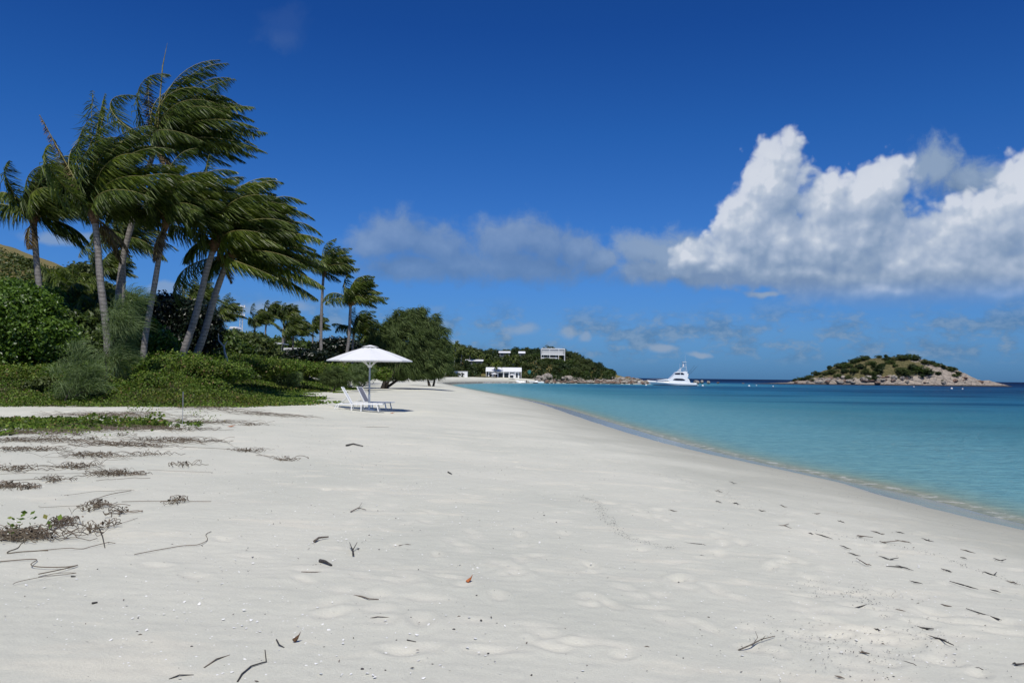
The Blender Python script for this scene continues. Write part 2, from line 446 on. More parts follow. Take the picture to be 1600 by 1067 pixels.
def sand_material():
    m, t, out = new_mat('sand_and_soil')
    geo = t.node('ShaderNodeNewGeometry'); P = geo.outputs['Position']
    sh = t.attr('shore'); vg = t.attr('veg'); hl = t.attr('hill'); ft = t.attr('print')
    big = t.noise(P, 0.35, 4, 0.55)
    med = t.noise(P, 2.2, 5, 0.6)
    fine = t.noise(P, 60.0, 4, 0.7)
    grain = t.noise(P, 120.0, 4, 0.85)
    col = t.mix(t.mr(big, 0.35, 0.65), (0.53, 0.53, 0.45, 1), (0.60, 0.59, 0.50, 1))
    patch = t.mr(t.noise(t.mapping(P, (0.7, 2.0, 1)), 0.9, 4, 0.6), 0.56, 0.66)
    col = t.mix(t.math('MULTIPLY', patch, 0.55), col, (0.68, 0.645, 0.53, 1))
    col = t.mix(t.math('MULTIPLY', ft, 0.5), col, (0.70, 0.665, 0.56, 1))
    col = t.mix(t.mr(fine, 0.30, 0.72, 0.0, 0.62), col, t.mix(1.0, col, (0.78, 0.79, 0.80, 1), 'MULTIPLY'))
    col = t.mix(t.mr(grain, 0.3, 0.75, 0.0, 0.8), col, t.mix(1.0, col, (1.28, 1.26, 1.24, 1), 'MULTIPLY'))
    # small dark grit and bleached coral chips
    cell = t.voro(P, 26.0); cc = t.voro(P, 26.0, out='Color')
    sc = t.node('ShaderNodeSeparateColor'); t.put(sc.inputs[0], cc)
    spot = t.math('MULTIPLY', t.math('LESS_THAN', cell, 0.10), t.math('GREATER_THAN', sc.outputs[0], 0.93))
    col = t.mix(spot, col, (0.08, 0.07, 0.06, 1))
    cell2 = t.voro(P, 21.0); cc2 = t.voro(P, 21.0, out='Color')
    s2 = t.node('ShaderNodeSeparateColor'); t.put(s2.inputs[0], cc2)
    shells = t.math('MULTIPLY', t.math('LESS_THAN', cell2, 0.14), t.math('GREATER_THAN', s2.outputs[1], t.mr(t.noise(P, 0.5, 3, 0.6), 0.42, 0.62, 0.995, 0.80)))
    col = t.mix(shells, col, (0.86, 0.85, 0.82, 1))
    # lower beach face: firmer and slightly greyer-warm, then wet at the edge
    firm = t.mr(t.math('ADD', sh, t.math('MULTIPLY_ADD', big, 6.0, -3.0)), 9.5, 3.0, 0.0, 1.0, True)
    col = t.mix(t.math('MULTIPLY', firm, 0.85), col, (0.385, 0.38, 0.315, 1))
    edge = t.math('MULTIPLY_ADD', t.noise(P, 0.6, 3, 0.5), 0.8, t.math('SUBTRACT', sh, 0.4))
    above = t.mr(sh, -0.6, 0.0)
    wet = t.math('MULTIPLY', above, t.mr(edge, 2.7, 2.3, 0.0, 1.0, True))
    damp = t.math('MULTIPLY', above, t.mr(edge, 4.6, 2.5, 0.0, 0.2, True))
    col = t.mix(t.math('MAXIMUM', t.math('MULTIPLY', wet, 0.75), damp), col, (0.27, 0.255, 0.215, 1))
    under = t.mr(sh, -0.2, -3.0, 0.0, 1.0, True)
    # soil under the plants, dry grass on the hill
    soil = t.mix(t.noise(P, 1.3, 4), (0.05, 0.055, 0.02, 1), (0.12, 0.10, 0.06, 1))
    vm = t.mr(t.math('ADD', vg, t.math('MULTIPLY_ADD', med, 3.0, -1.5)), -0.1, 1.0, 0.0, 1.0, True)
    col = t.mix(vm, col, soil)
    grass = t.mix(t.mr(t.noise(P, 0.25, 5, 0.65), 0.35, 0.65), (0.20, 0.15, 0.055, 1), (0.10, 0.105, 0.035, 1))
    grass = t.mix(t.mr(t.noise(t.mapping(P, (4, 4, 1)), 1.5, 4, 0.7), 0.35, 0.7, 0, 0.6), grass, (0.30, 0.24, 0.11, 1))
    col = t.mix(t.mr(hl, 3.0, 6.0, 0.0, 1.0, True), col, grass)
    rip = t.node('ShaderNodeTexWave'); rip.bands_direction = 'Y'
    t.put(rip.inputs['Vector'], t.mapping(P, (1, 1, 1), (0, 0, 0.12))); rip.inputs['Scale'].default_value = 2.2
    rip.inputs['Distortion'].default_value = 5.0; rip.inputs['Detail'].default_value = 3.0; rip.inputs['Detail Scale'].default_value = 0.7
    dry = t.math('SUBTRACT', 1.0, wet)
    hh = t.math('ADD', t.math('MULTIPLY', rip.outputs['Fac'], 0.10), t.math('ADD', t.math('MULTIPLY', med, 0.9), t.math('ADD', t.math('MULTIPLY', fine, 0.34), t.math('MULTIPLY', grain, 0.20))))
    nrm = t.bump(t.math('MULTIPLY', hh, dry), 0.55, 0.035)
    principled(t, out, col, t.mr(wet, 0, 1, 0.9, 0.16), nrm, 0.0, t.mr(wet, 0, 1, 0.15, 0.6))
    return m

def water_material():
    m, t, out = new_mat('sea_water')
    geo = t.node('ShaderNodeNewGeometry'); P = geo.outputs['Position']
    D = t.attr('offshore')
    wob = t.noise(t.mapping(P, (0.5, 1.0, 1.0)), 0.05, 4, 0.6)
    d2 = t.math('MULTIPLY', D, t.mr(wob, 0.3, 0.7, 0.7, 1.35))
    lg = t.math('DIVIDE', t.math('ADD', t.math('LOGARITHM', t.math('MAXIMUM', d2, 0.5), 10.0), 0.3), 3.5)
    k = lambda m_: (math.log10(m_) + 0.3) / 3.5
    col = t.ramp(lg, [(0.0, (0.30, 0.315, 0.235)), (k(0.75), (0.27, 0.315, 0.24)), (k(1.4), (0.20, 0.32, 0.285)), (k(3.0), (0.155, 0.33, 0.35)), (k(12), (0.145, 0.355, 0.41)), (k(30), (0.085, 0.31, 0.40)), (k(70), (0.034, 0.205, 0.345)),
                      (k(140), (0.016, 0.105, 0.225)), (k(280), (0.006, 0.04, 0.12)), (1.0, (0.002, 0.013, 0.055))])
    # reef and weed patches on the bottom
    reef = t.noise(t.mapping(P, (0.35, 1.5, 1.0)), 0.035, 5, 0.6)
    rm = t.math('MULTIPLY', t.mr(reef, 0.48, 0.60, 0.0, 0.85, True), t.mr(D, 14.0, 60.0))
    col = t.mix(rm, col, t.mix(1.0, col, (0.30, 0.45, 0.62, 1), 'MULTIPLY'))
    small = t.noise(t.mapping(P, (1.6, 1.5, 1)), 0.9, 6, 0.75)
    col = t.mix(t.mr(small, 0.40, 0.60, 0.0, 0.9), col, t.mix(1.0, col, (0.72, 0.80, 0.86, 1), 'MULTIPLY'))  # light and dark of small ripples painted into the water colour
    w1 = t.noise(t.mapping(P, (1.0, 1.8, 1.0), (0, 0, 0.35)), 1.5, 5, 0.65)
    w2 = t.noise(t.mapping(P, (1.0, 1.5, 1.0), (0, 0, -0.5)), 5.0, 4, 0.6)
    w3 = t.noise(t.mapping(P, (0.6, 2.0, 1.0), (0, 0, 0.1)), 0.22, 3, 0.6)
    ww = t.math('ADD', t.math('MULTIPLY', w1, 1.0), t.math('ADD', t.math('MULTIPLY', w2, 0.20), t.math('MULTIPLY', w3, 1.3)))
    calm = t.mr(D, 0.0, 25.0, 0.12, 1.0)
    nrm = t.bump(t.math('MULTIPLY', ww, calm), 1.0, 0.8)
    # thin lapping lace along the very edge
    lace = t.noise(t.mapping(P, (1, 1, 1)), 2.3, 5, 0.7)
    band = t.math('MULTIPLY', t.mr(D, 0.0, 0.10), t.mr(t.math('MULTIPLY_ADD', lace, -1.0, t.math('MULTIPLY', D, 0.9)), 0.02, -0.10))
    col = t.mix(t.math('MULTIPLY', band, t.mr(lace, 0.50, 0.62, 0.0, 0.65)), col, (0.62, 0.62, 0.56, 1))
    df = t.node('ShaderNodeBsdfDiffuse'); t.put(df.inputs[0], col); t.put(df.inputs['Normal'], nrm)
    gl = t.node('ShaderNodeBsdfGlossy'); gl.inputs['Roughness'].default_value = 0.10; t.put(gl.inputs['Normal'], nrm)
    fr = t.node('ShaderNodeFresnel'); fr.inputs[0].default_value = 1.33; t.put(fr.inputs[1], nrm)
    p = t.node('ShaderNodeMixShader'); t.put(p.inputs[0], t.math('MINIMUM', t.math('MULTIPLY', fr.outputs[0], 0.55), t.mr(D, 100.0, 500.0, 0.26, 0.12)))
    t.l.new(df.outputs[0], p.inputs[1]); t.l.new(gl.outputs[0], p.inputs[2])
    tr = t.node('ShaderNodeBsdfTransparent'); tr.inputs[0].default_value = (0.93, 0.97, 0.97, 1)
    ms = t.node('ShaderNodeMixShader')
    fo = t.mr(t.math('MULTIPLY_ADD', small, 0.8, t.math('SUBTRACT', D, 0.4)), 0.0, 0.55, 0.86, 1.0, True)
    t.put(ms.inputs[0], fo)
    t.l.new(tr.outputs[0], ms.inputs[1]); t.l.new(p.outputs[0], ms.inputs[2]); t.l.new(ms.outputs[0], out.inputs[0])
    return m

# ------------------------------------------------------------------ ground and sea
def polar_grid(radii, angs):
    R, A = np.meshgrid(radii, angs, indexing='ij')
    X = R * np.sin(A); Y = R * np.cos(A)
    nr, na = R.shape
    i = np.arange(nr - 1)[:, None]; j = np.arange(na)[None, :]; jn = (j + 1) % na
    F = np.stack([i * na + j, i * na + jn, (i + 1) * na + jn, (i + 1) * na + j], -1).reshape(-1, 4)
    return X.ravel(), Y.ravel(), F
angs = np.concatenate([np.radians(np.arange(-42, 42, 0.17)), np.radians(np.arange(42, 318, 3.0))])
r1 = 1.2 * np.power(1.0065, np.arange(0, 600)); r1 = r1[r1 < 60]
r2 = r1[-1] * np.power(1.02, np.arange(1, 400)); r2 = r2[r2 < 6800]
RAD = np.concatenate([[0.05, 0.5], r1, r2])

rngF = np.random.default_rng(4)
def footprints():
    """trodden dimples: single prints and lines of prints along the beach"""
    out = []
    tracks = [((980, 800), (1500, 1040), 26), ((900, 700), (1420, 900), 30), ((1080, 740), (1590, 860), 24), ((560, 780), (900, 1000), 12), ((1250, 960), (1590, 1050), 14),
              ((660, 660), (900, 760), 22), ((1000, 900), (1060, 1060), 6), ((300, 900), (650, 1040), 8), ((700, 700), (1100, 860), 18), ((640, 690), (1050, 700), 20)]
    for a, b, n in tracks:
        A = at_z(a[0], a[1], 1.2)[:2]; B = at_z(b[0], b[1], 1.0)[:2]
        d = (B - A); L = np.linalg.norm(d); d = d / L; nrm = np.array([-d[1], d[0]])
        for k in range(n):
            p = A + d * L * (k + rngF.normal(0, .2)) / n + nrm * ((-1) ** k * 0.13 + rngF.normal(0, 0.25))
            out.append((p[0], p[1], math.atan2(d[1], d[0]) + rngF.normal(0, .35), rngF.uniform(.12, .17), rngF.uniform(.05, .08), rngF.uniform(.006, .018)))
    for k in range(150):
        px = rngF.uniform(500, 1600); py = rngF.uniform(680, 1067)
        p = at_z(px, py, 1.3)
        out.append((p[0], p[1], rngF.uniform(0, PI), rngF.uniform(.08, .16), rngF.uniform(.05, .09), rngF.uniform(.005, .016)))
    return out
FOOT = footprints()

def make_ground():
    X, Y, F = polar_grid(RAD, angs)
    z, s, v = base_z(X, Y)
    r = np.hypot(X, Y)
    nf = sstep(60, 20, r) * sstep(1.5, 4.0, s)
    z = z + nf * (0.028 * fbm(X * 1.1, Y * 1.1, 4, 21) + 0.008 * fbm(X * 6, Y * 6, 3, 31))
    pr = np.zeros_like(z)
    near = np.where(r < 45)[0]; xn, yn = X[near], Y[near]
    for (fx, fy, a, ra, rb, dp) in FOOT:
        sel = np.where((np.abs(xn - fx) < 0.6) & (np.abs(yn - fy) < 0.6))[0]
        if len(sel) == 0: continue
        dx = xn[sel] - fx; dy = yn[sel] - fy; c, q = math.cos(a), math.sin(a)
        e = ((dx * c + dy * q) / ra) ** 2 + ((-dx * q + dy * c) / rb) ** 2
        z[near[sel]] += (-dp * np.exp(-e * 1.2) + dp * 0.55 * np.exp(-((np.sqrt(e) - 1.55) ** 2) * 5)) * sstep(2, 4, s[near[sel]])
        pr[near[sel]] = np.maximum(pr[near[sel]], 0.8 * np.exp(-e * 0.8))
    zc = float(z[RAD.size and 0]); V = np.stack([X, Y, z], 1)
    o = new_mesh_obj('ground', V, F.ravel(), np.full(len(F), 4), sand_material(), None, None, True)
    for nme, arr in (('shore', s), ('veg', v), ('print', pr)):
        at = o.data.attributes.new(nme, 'FLOAT', 'POINT'); at.data.foreach_set('value', arr.astype(np.float32))
    hl = 23.0 * np.exp(-((X + 122) ** 2) / (2 * 38 ** 2) - ((Y - 160) ** 2) / (2 * 62 ** 2)) * sstep(6, 45, v)
    hl = hl + 10 * (sstep(330, 400, Y + 0.3 * X) * sstep(2, 10, v))
    at = o.data.attributes.new('hill', 'FLOAT', 'POINT'); at.data.foreach_set('value', hl.astype(np.float32))
    return tag(o, 'pale sand beach rising to soil and grassy hill', None, None, 'structure')
make_ground()

def make_water():
    rr = np.concatenate([3.0 * np.power(1.012, np.arange(0, 700))]); rr = rr[rr < 16000]
    X, Y, F = polar_grid(rr, angs[::1])
    s = poly_dist(SHORE, X, Y)
    keep = (s[F] < 2.5).any(1); F = F[keep]
    used = np.unique(F); mp = np.full(len(X), -1); mp[used] = np.arange(len(used)); F = mp[F]
    X, Y, s = X[used], Y[used], s[used]
    D = np.maximum(-s, 0)
    # tiny swell and a lapping edge
    z = 0.012 * fbm(X * 0.8, Y * 0.8, 3, 3) * sstep(1, 8, D) * sstep(120, 40, np.hypot(X, Y))
    D = D + 55 * sstep(380, 1400, Y) + 900 * sstep(800, 5000, np.hypot(X, Y))
    o = new_mesh_obj('water', np.stack([X, Y, z], 1), F.ravel(), np.full(len(F), 4), water_material(), None, None, True)
    at = o.data.attributes.new('offshore', 'FLOAT', 'POINT'); at.data.foreach_set('value', D.astype(np.float32))
    return tag(o, 'clear turquoise lagoon turning deep blue offshore', None, None, 'structure')
make_water()

# ------------------------------------------------------------------ shared materials
M = {}
M['white_paint'] = simple('white_paint', (0.80, 0.80, 0.78), 0.45, var=0.03)
M['white_metal'] = simple('white_powder_coat', (0.80, 0.80, 0.79), 0.35, var=0.02)
M['grey_metal'] = simple('brushed_grey_metal', (0.45, 0.46, 0.48), 0.35, 0.6, var=0.05)
M['grey_fabric'] = simple('grey_mesh_fabric', (0.17, 0.175, 0.21), 0.85, var=0.05, scale=40, bump=0.2)
M['light_sling'] = simple('white_mesh_fabric', (0.74, 0.75, 0.76), 0.8, var=0.04, scale=40, bump=0.2)
M['dark_glass'] = simple('dark_glass', (0.012, 0.015, 0.02), 0.08, var=0.1, spec=0.7)
M['dark'] = simple('dark_trim', (0.03, 0.032, 0.035), 0.5)
M['shade'] = simple('painted_shade_grey', (0.10, 0.11, 0.12), 0.7)  # dark grey stands in for shade on house walls and the lower room
M['hull'] = simple('gelcoat_white', (0.78, 0.80, 0.79), 0.18, var=0.02, scale=0.6, spec=0.6)
M['antifoul'] = simple('dark_antifouling', (0.015, 0.03, 0.06), 0.5)
M['roof'] = simple('white_sheet_roof', (0.76, 0.77, 0.78), 0.45, var=0.04, scale=0.8)
M['teal'] = simple('teal_tank_plastic', (0.05, 0.22, 0.20), 0.5)
M['orange'] = simple('orange_leaf', (0.42, 0.13, 0.03), 0.7)
M['concrete'] = simple('pale_concrete', (0.42, 0.41, 0.38), 0.8)
M['husk'] = simple('brown_palm_fibre', (0.16, 0.09, 0.045), 0.9, var=0.35, scale=14, bump=0.6)
M['drywood'] = simple('weathered_stick', (0.16, 0.13, 0.10), 0.9, var=0.4, scale=20, bump=0.4)
M['blackwood'] = simple('dark_driftwood', (0.055, 0.05, 0.045), 0.9, var=0.4, scale=20, bump=0.4)
M['deadvine'] = leaf_mat('dead_vine', (0.075, 0.055, 0.042), (0.25, 0.195, 0.155), 0.05, 0.8, 0.1)
M['shell'] = simple('bleached_shell', (0.80, 0.79, 0.75), 0.5, var=0.06, scale=30)
M['pebble'] = simple('dark_pebble', (0.06, 0.055, 0.05), 0.7, var=0.2, scale=30)
M['palm'] = leaf_mat('palm_leaflets', (0.020, 0.038, 0.008), (0.125, 0.165, 0.030), 0.30, 0.48, 0.35)
M['palm_bright'] = leaf_mat('palm_leaflets_sunlit_yellow', (0.050, 0.085, 0.012), (0.17, 0.20, 0.03), 0.35, 0.4, 0.45)  # yellow-green fronds; their extra brightness also paints in sunlit parts
M['palm_dead'] = leaf_mat('palm_leaflets_dead', (0.06, 0.04, 0.025), (0.22, 0.16, 0.09), 0.1, 0.8, 0.1)
M['rachis'] = simple('palm_rib', (0.24, 0.22, 0.07), 0.5, var=0.3, scale=4)
M['bush'] = leaf_mat('glossy_shrub_leaves', (0.030, 0.065, 0.010), (0.15, 0.24, 0.035), 0.28, 0.38, 0.4)
M['creeper'] = leaf_mat('creeper_leaves', patch=True, dark=(0.028, 0.050, 0.010), light=(0.13, 0.19, 0.035), trans=0.30, rough=0.5, spec=0.2, stops=[(0, (0.035, 0.055, 0.012)), (0.3, (0.08, 0.13, 0.02)), (0.7, (0.15, 0.22, 0.035)), (0.92, (0.23, 0.30, 0.06)), (0.96, (0.26, 0.18, 0.08)), (1.0, (0.16, 0.11, 0.06))])
_unused = (lambda *a: None)('creeper_leaves', (0.028, 0.050, 0.010), (0.13, 0.19, 0.035), 0.30, 0.5, 0.2, [(0, (0.03, 0.045, 0.010)), (0.3, (0.065, 0.105, 0.015)), (0.7, (0.12, 0.18, 0.028)), (0.92, (0.19, 0.25, 0.05)), (0.96, (0.24, 0.17, 0.07)), (1.0, (0.16, 0.11, 0.06))])
M['tree'] = leaf_mat('broad_tree_leaves', (0.022, 0.042, 0.009), (0.105, 0.150, 0.028), 0.2, 0.45, 0.35)
M['tree_olive'] = leaf_mat('olive_tree_leaves', (0.030, 0.045, 0.012), (0.115, 0.140, 0.040), 0.2, 0.5, 0.3)
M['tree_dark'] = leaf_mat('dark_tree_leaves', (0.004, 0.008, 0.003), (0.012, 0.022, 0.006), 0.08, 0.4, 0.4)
M['needle'] = leaf_mat('casuarina_needles', (0.034, 0.056, 0.018), (0.155, 0.20, 0.07), 0.25, 0.6, 0.2)
M['needle_pale'] = leaf_mat('young_casuarina_needles', (0.08, 0.115, 0.05), (0.22, 0.28, 0.13), 0.3, 0.6, 0.2)
M['bark_dark'] = simple('dark_bark', (0.05, 0.04, 0.03), 0.9, var=0.4, scale=8, bump=0.6)
M['bark_grey'] = simple('grey_bark', (0.22, 0.20, 0.17), 0.9, var=0.3, scale=6, bump=0.5)

def palm_bark():
    m, t, out = new_mat('ringed_palm_bark')
    tc = t.node('ShaderNodeTexCoord').outputs['Object']
    w = t.node('ShaderNodeTexWave'); w.bands_direction = 'Z'; w.wave_profile = 'SAW'
    t.put(w.inputs['Vector'], tc); w.inputs['Scale'].default_value = 1.5; w.inputs['Distortion'].default_value = 3.5; w.inputs['Detail'].default_value = 4; w.inputs['Detail Scale'].default_value = 1.2
    n = t.noise(tc, 3.0, 5, 0.65); n2 = t.noise(t.mapping(tc, (1, 1, 0.25)), 26.0, 4, 0.7)
    col = t.mix(w.outputs['Fac'], (0.34, 0.31, 0.28, 1), (0.11, 0.10, 0.09, 1))
    col = t.mix(t.mr(n, 0.35, 0.7, 0.0, 0.7), col, (0.40, 0.375, 0.35, 1))
    col = t.mix(t.mr(n2, 0.4, 0.75, 0.0, 0.65), col, (0.07, 0.06, 0.05, 1))
    principled(t, out, col, 0.9, t.bump(t.math('ADD', w.outputs['Fac'], t.math('MULTIPLY', n2, 0.6)), 0.8, 0.03), 0, 0.2)
    return m
M['palm_bark'] = palm_bark()

def rock_material(name, a, b, stain):
    m, t, out = new_mat(name)
    geo = t.node('ShaderNodeNewGeometry'); P = geo.outputs['Position']
    n = t.noise(P, 0.35, 6, 0.65); n2 = t.noise(t.mapping(P, (1, 1, 0.4)), 1.6, 5, 0.7)
    col = t.mix(t.mr(n, 0.3, 0.7), a, b)
    col = t.mix(t.mr(n2, 0.5, 0.75, 0.0, 0.75), col, stain)
    sp = t.node('ShaderNodeSeparateXYZ'); t.put(sp.inputs[0], P)
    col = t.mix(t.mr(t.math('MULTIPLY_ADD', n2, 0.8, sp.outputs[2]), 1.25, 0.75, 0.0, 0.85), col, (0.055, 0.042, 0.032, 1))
    cr = t.voro(P, 0.45, 'DISTANCE_TO_EDGE')
    col = t.mix(t.mr(cr, 0.0, 0.06, 0.7, 0.0), col, (0.06, 0.05, 0.045, 1))
    principled(t, out, col, 0.88, t.bump(t.math('ADD', n2, t.math('MULTIPLY', t.mr(cr, 0, 0.15), 0.7)), 0.9, 0.5), 0, 0.2)
    return m
M['rock'] = rock_material('weathered_granite', (0.40, 0.345, 0.28), (0.31, 0.285, 0.25), (0.16, 0.14, 0.12))
M['rock_red'] = rock_material('rusty_granite', (0.25, 0.145, 0.10), (0.20, 0.16, 0.13), (0.09, 0.06, 0.05))

# ------------------------------------------------------------------ plants
WIND = np.array([0.93, 0.30, 0.0]); WIND /= np.linalg.norm(WIND)
DOWN = np.array([0, 0, -1.0])
def nz(v): return v / (np.linalg.norm(v, axis=-1, keepdims=True) + 1e-12)

def frond_quads(rng, origin, d0, L, steps, nleaf, wind, grav, lw, ll, tilt=1.0):
    """one feather frond: rib as points, leaflets as tapered bent strips; all streaming downwind"""
    p = origin.copy(); d = d0 / np.linalg.norm(d0); pts = [p.copy()]; ds = L / steps
    for k in range(steps):
        t = (k + 1) / steps
        d = d + WIND * wind * (0.35 + t) / steps + DOWN * grav * (0.15 + 4.6 * t * t) / steps
        d = d / np.linalg.norm(d); p = p + d * ds; pts.append(p.copy())
    pts = np.array(pts)
    tt = np.linspace(0.13, 0.995, nleaf); tt = tt + rng.normal(0, 0.3 / nleaf, nleaf); tt = np.clip(tt, 0.1, 1)
    fi = tt * steps; i0 = np.minimum(fi.astype(int), steps - 1); fr = (fi - i0)[:, None]
    base = pts[i0] * (1 - fr) + pts[i0 + 1] * fr
    T = nz(pts[i0 + 1] - pts[i0])
    up = np.array([0, 0, 1.0]); side = nz(np.cross(T, up) + rng.normal(0, .02, (nleaf, 3)))
    Q = []
    prof = np.sin(np.clip(tt * 1.02, 0, 1) ** 0.75 * PI * 0.93 + 0.18) ** 0.6
    for sgn in (-1, 1):
        dirv = nz(side * sgn * 0.50 * tilt + T * 0.34 + WIND * 0.50 * min(1, wind) + DOWN * rng.uniform(0.35, 0.75, (nleaf, 1)) + rng.normal(0, .07, (nleaf, 3)))
        dir2 = nz(dirv + WIND * 0.60 * min(1, wind) + DOWN * rng.uniform(0.2, 0.7, (nleaf, 1)))
        ln = (ll * prof * rng.uniform(0.8, 1.15, nleaf))[:, None]
        wv = nz(np.cross(dirv, rng.normal(0, 1, (nleaf, 3)) * 0.5 + up)) * (lw * rng.uniform(0.7, 1.2, (nleaf, 1)))
        m1 = base + dirv * ln * 0.5; e = m1 + dir2 * ln * 0.5
        Q.append(np.stack([base - wv * .35, base + wv * .35, m1 + wv * .5, m1 - wv * .5], 1))
        Q.append(np.stack([m1 - wv * .5, m1 + wv * .5, e + wv * .08, e - wv * .08], 1))
    return pts, np.concatenate(Q)

M['nut'] = simple('orange_brown_coconut', (0.30, 0.15, 0.05), 0.6)
def palm(base_px, depth, top_px, L, seed, label, nf=26, nleaf=70, wind=1.0, group='coconut palms along the dune', r0=0.17, bend=0.0, lw=0.058, ll=1.32,
         spear=False, side_bias=0.3, emin=-4, kind='coconut_palm', bright=0.24, dead=0, sink=0.4, extra=None, grav=0.5, topd=None, nuts=0):
    rng = np.random.default_rng(seed)
    b = at_d(base_px[0], base_px[1], depth); b[2] = gz(b[0], b[1]) - sink
    if depth < 50: nleaf = int(nleaf * 1.3); ll = 1.38; nf += 2
    L *= 0.93; extra = [(e[0], e[1], e[2] * 0.94, e[3], e[4], e[5]) for e in (extra or [])]
    top = at_d(top_px[0], top_px[1], depth if topd is None else topd)
    root = empty(kind, b, label, 'palm tree', group)
    tl = top - b; H = tl[2]
    # trunk: a gentle S that leaves the sand at a lean and straightens
    ts = np.linspace(0, 1, 18); pts = []
    for t_ in ts:
        p = tl * t_ + np.array([bend * math.sin(t_ * PI), 0, 0]) + np.array([0.05 * math.sin(t_ * 9 + seed), 0.04 * math.cos(t_ * 7 + seed), 0])
        pts.append(p)
    rad = [r0 * (1.35 - 2.6 * t_ if t_ < 0.12 else 1.06 - 0.30 * t_) * 0.98 * (1 + 0.03 * math.sin(k * 2.4)) for k, t_ in enumerate(ts)]
    MB().tube(pts, rad, 12).build('trunk', M['palm_bark'], root)
    tp = np.array(pts[-1])
    # fibrous boot under the crown, with old leaf bases
    mb = MB(); dT = nz(np.array(pts[-1]) - np.array(pts[-3]))
    mb.tube([tp - dT * 0.6, tp - dT * 0.3, tp, tp + dT * 0.35], [r0 * 0.85, r0 * 1.15, r0 * 1.35, r0 * 0.7], 10)
    for k in range(14):
        a = rng.uniform(0, 2 * PI); q = tp + dT * rng.uniform(-0.5, 0.1)
        o = np.array([math.cos(a), math.sin(a), rng.uniform(0.4, 1.2)]); o /= np.linalg.norm(o)
        mb.tube([q, q + o * rng.uniform(.25, .5)], [r0 * .35, r0 * .12], 5)
    mb.build('fibre_boot', M['husk'], root)
    cr = MB(); rib = MB(); org = tp + dT * 0.15
    for k in range(nf):
        u = (k + rng.uniform(0, 1)) / nf
        az = k * 2.39996 + rng.normal(0, .2)
        el = math.radians(86 - (86 - emin) * u ** 1.15 + rng.normal(0, 5))
        d0 = np.array([math.cos(az) * math.cos(el), math.sin(az) * math.cos(el), math.sin(el)])
        d0 = d0 + WIND * side_bias
        Lk = L * rng.uniform(0.82, 1.08) * (0.78 if u < 0.08 else 1)
        pts_, Q = frond_quads(rng, org, d0, Lk, 14, nleaf, 2.3 * wind * rng.uniform(.75, 1.25), grav * rng.uniform(.7, 1.5), lw, ll)
        r = rng.random(); mi = 1 if r < bright else 0
        cr.quads(Q, mi); rib.tube(pts_, np.linspace(0.035, 0.006, len(pts_)) * (r0 / 0.17), 4, cap=False)
    for (az, el, Lk, w_, g_, mi) in (extra or []):
        az = math.radians(az); el = math.radians(el)
        d0 = np.array([math.cos(az) * math.cos(el), math.sin(az) * math.cos(el), math.sin(el)])
        pts_, Q = frond_quads(rng, org, d0, Lk, 14, nleaf, w_, g_, lw, ll * (0.45 if mi == 3 else 1))
        cr.quads(Q, 2 if mi == 3 else mi); rib.tube(pts_, np.linspace(0.04, 0.008, len(pts_)) * (r0 / 0.17), 4, cap=False)
    for k in range(dead):
        az = rng.uniform(0, 2 * PI); d0 = np.array([math.cos(az) * .5, math.sin(az) * .5, -0.5]) + WIND * 0.2
        pts_, Q = frond_quads(rng, org - dT * .3, d0, L * 0.5, 10, nleaf // 2, 0.4, 0.9, lw, ll * .6)
        cr.quads(Q, 2); rib.tube(pts_, np.linspace(0.03, 0.006, len(pts_)), 4, cap=False)
    cr.build('crown', [M['palm'], M['palm_bright'], M['palm_dead']], root)
    rib.build('frond_ribs', M['rachis'], root)
    if nuts:
        for k in range(nuts):
            a = 2 * PI * k / nuts; c = org + np.array([math.cos(a) * .32, math.sin(a) * .32, -.35 - .18 * (k % 3)])
            cn = MB().tube([c + np.array([0, 0, .16]), c + np.array([0, 0, .10]), c, c - np.array([0, 0, .10]), c - np.array([0, 0, .15])], [.03, .11, .15, .11, .03], 8).build('coconut', M['nut'], root)
    if spear:
        MB().tube([org, org + np.array([0.25, 0, L * 0.75]), org + np.array([0.5, 0, L * 0.98])], [0.05, 0.035, 0.006], 6).build('spear_leaf', M['rachis'], root)
    return root

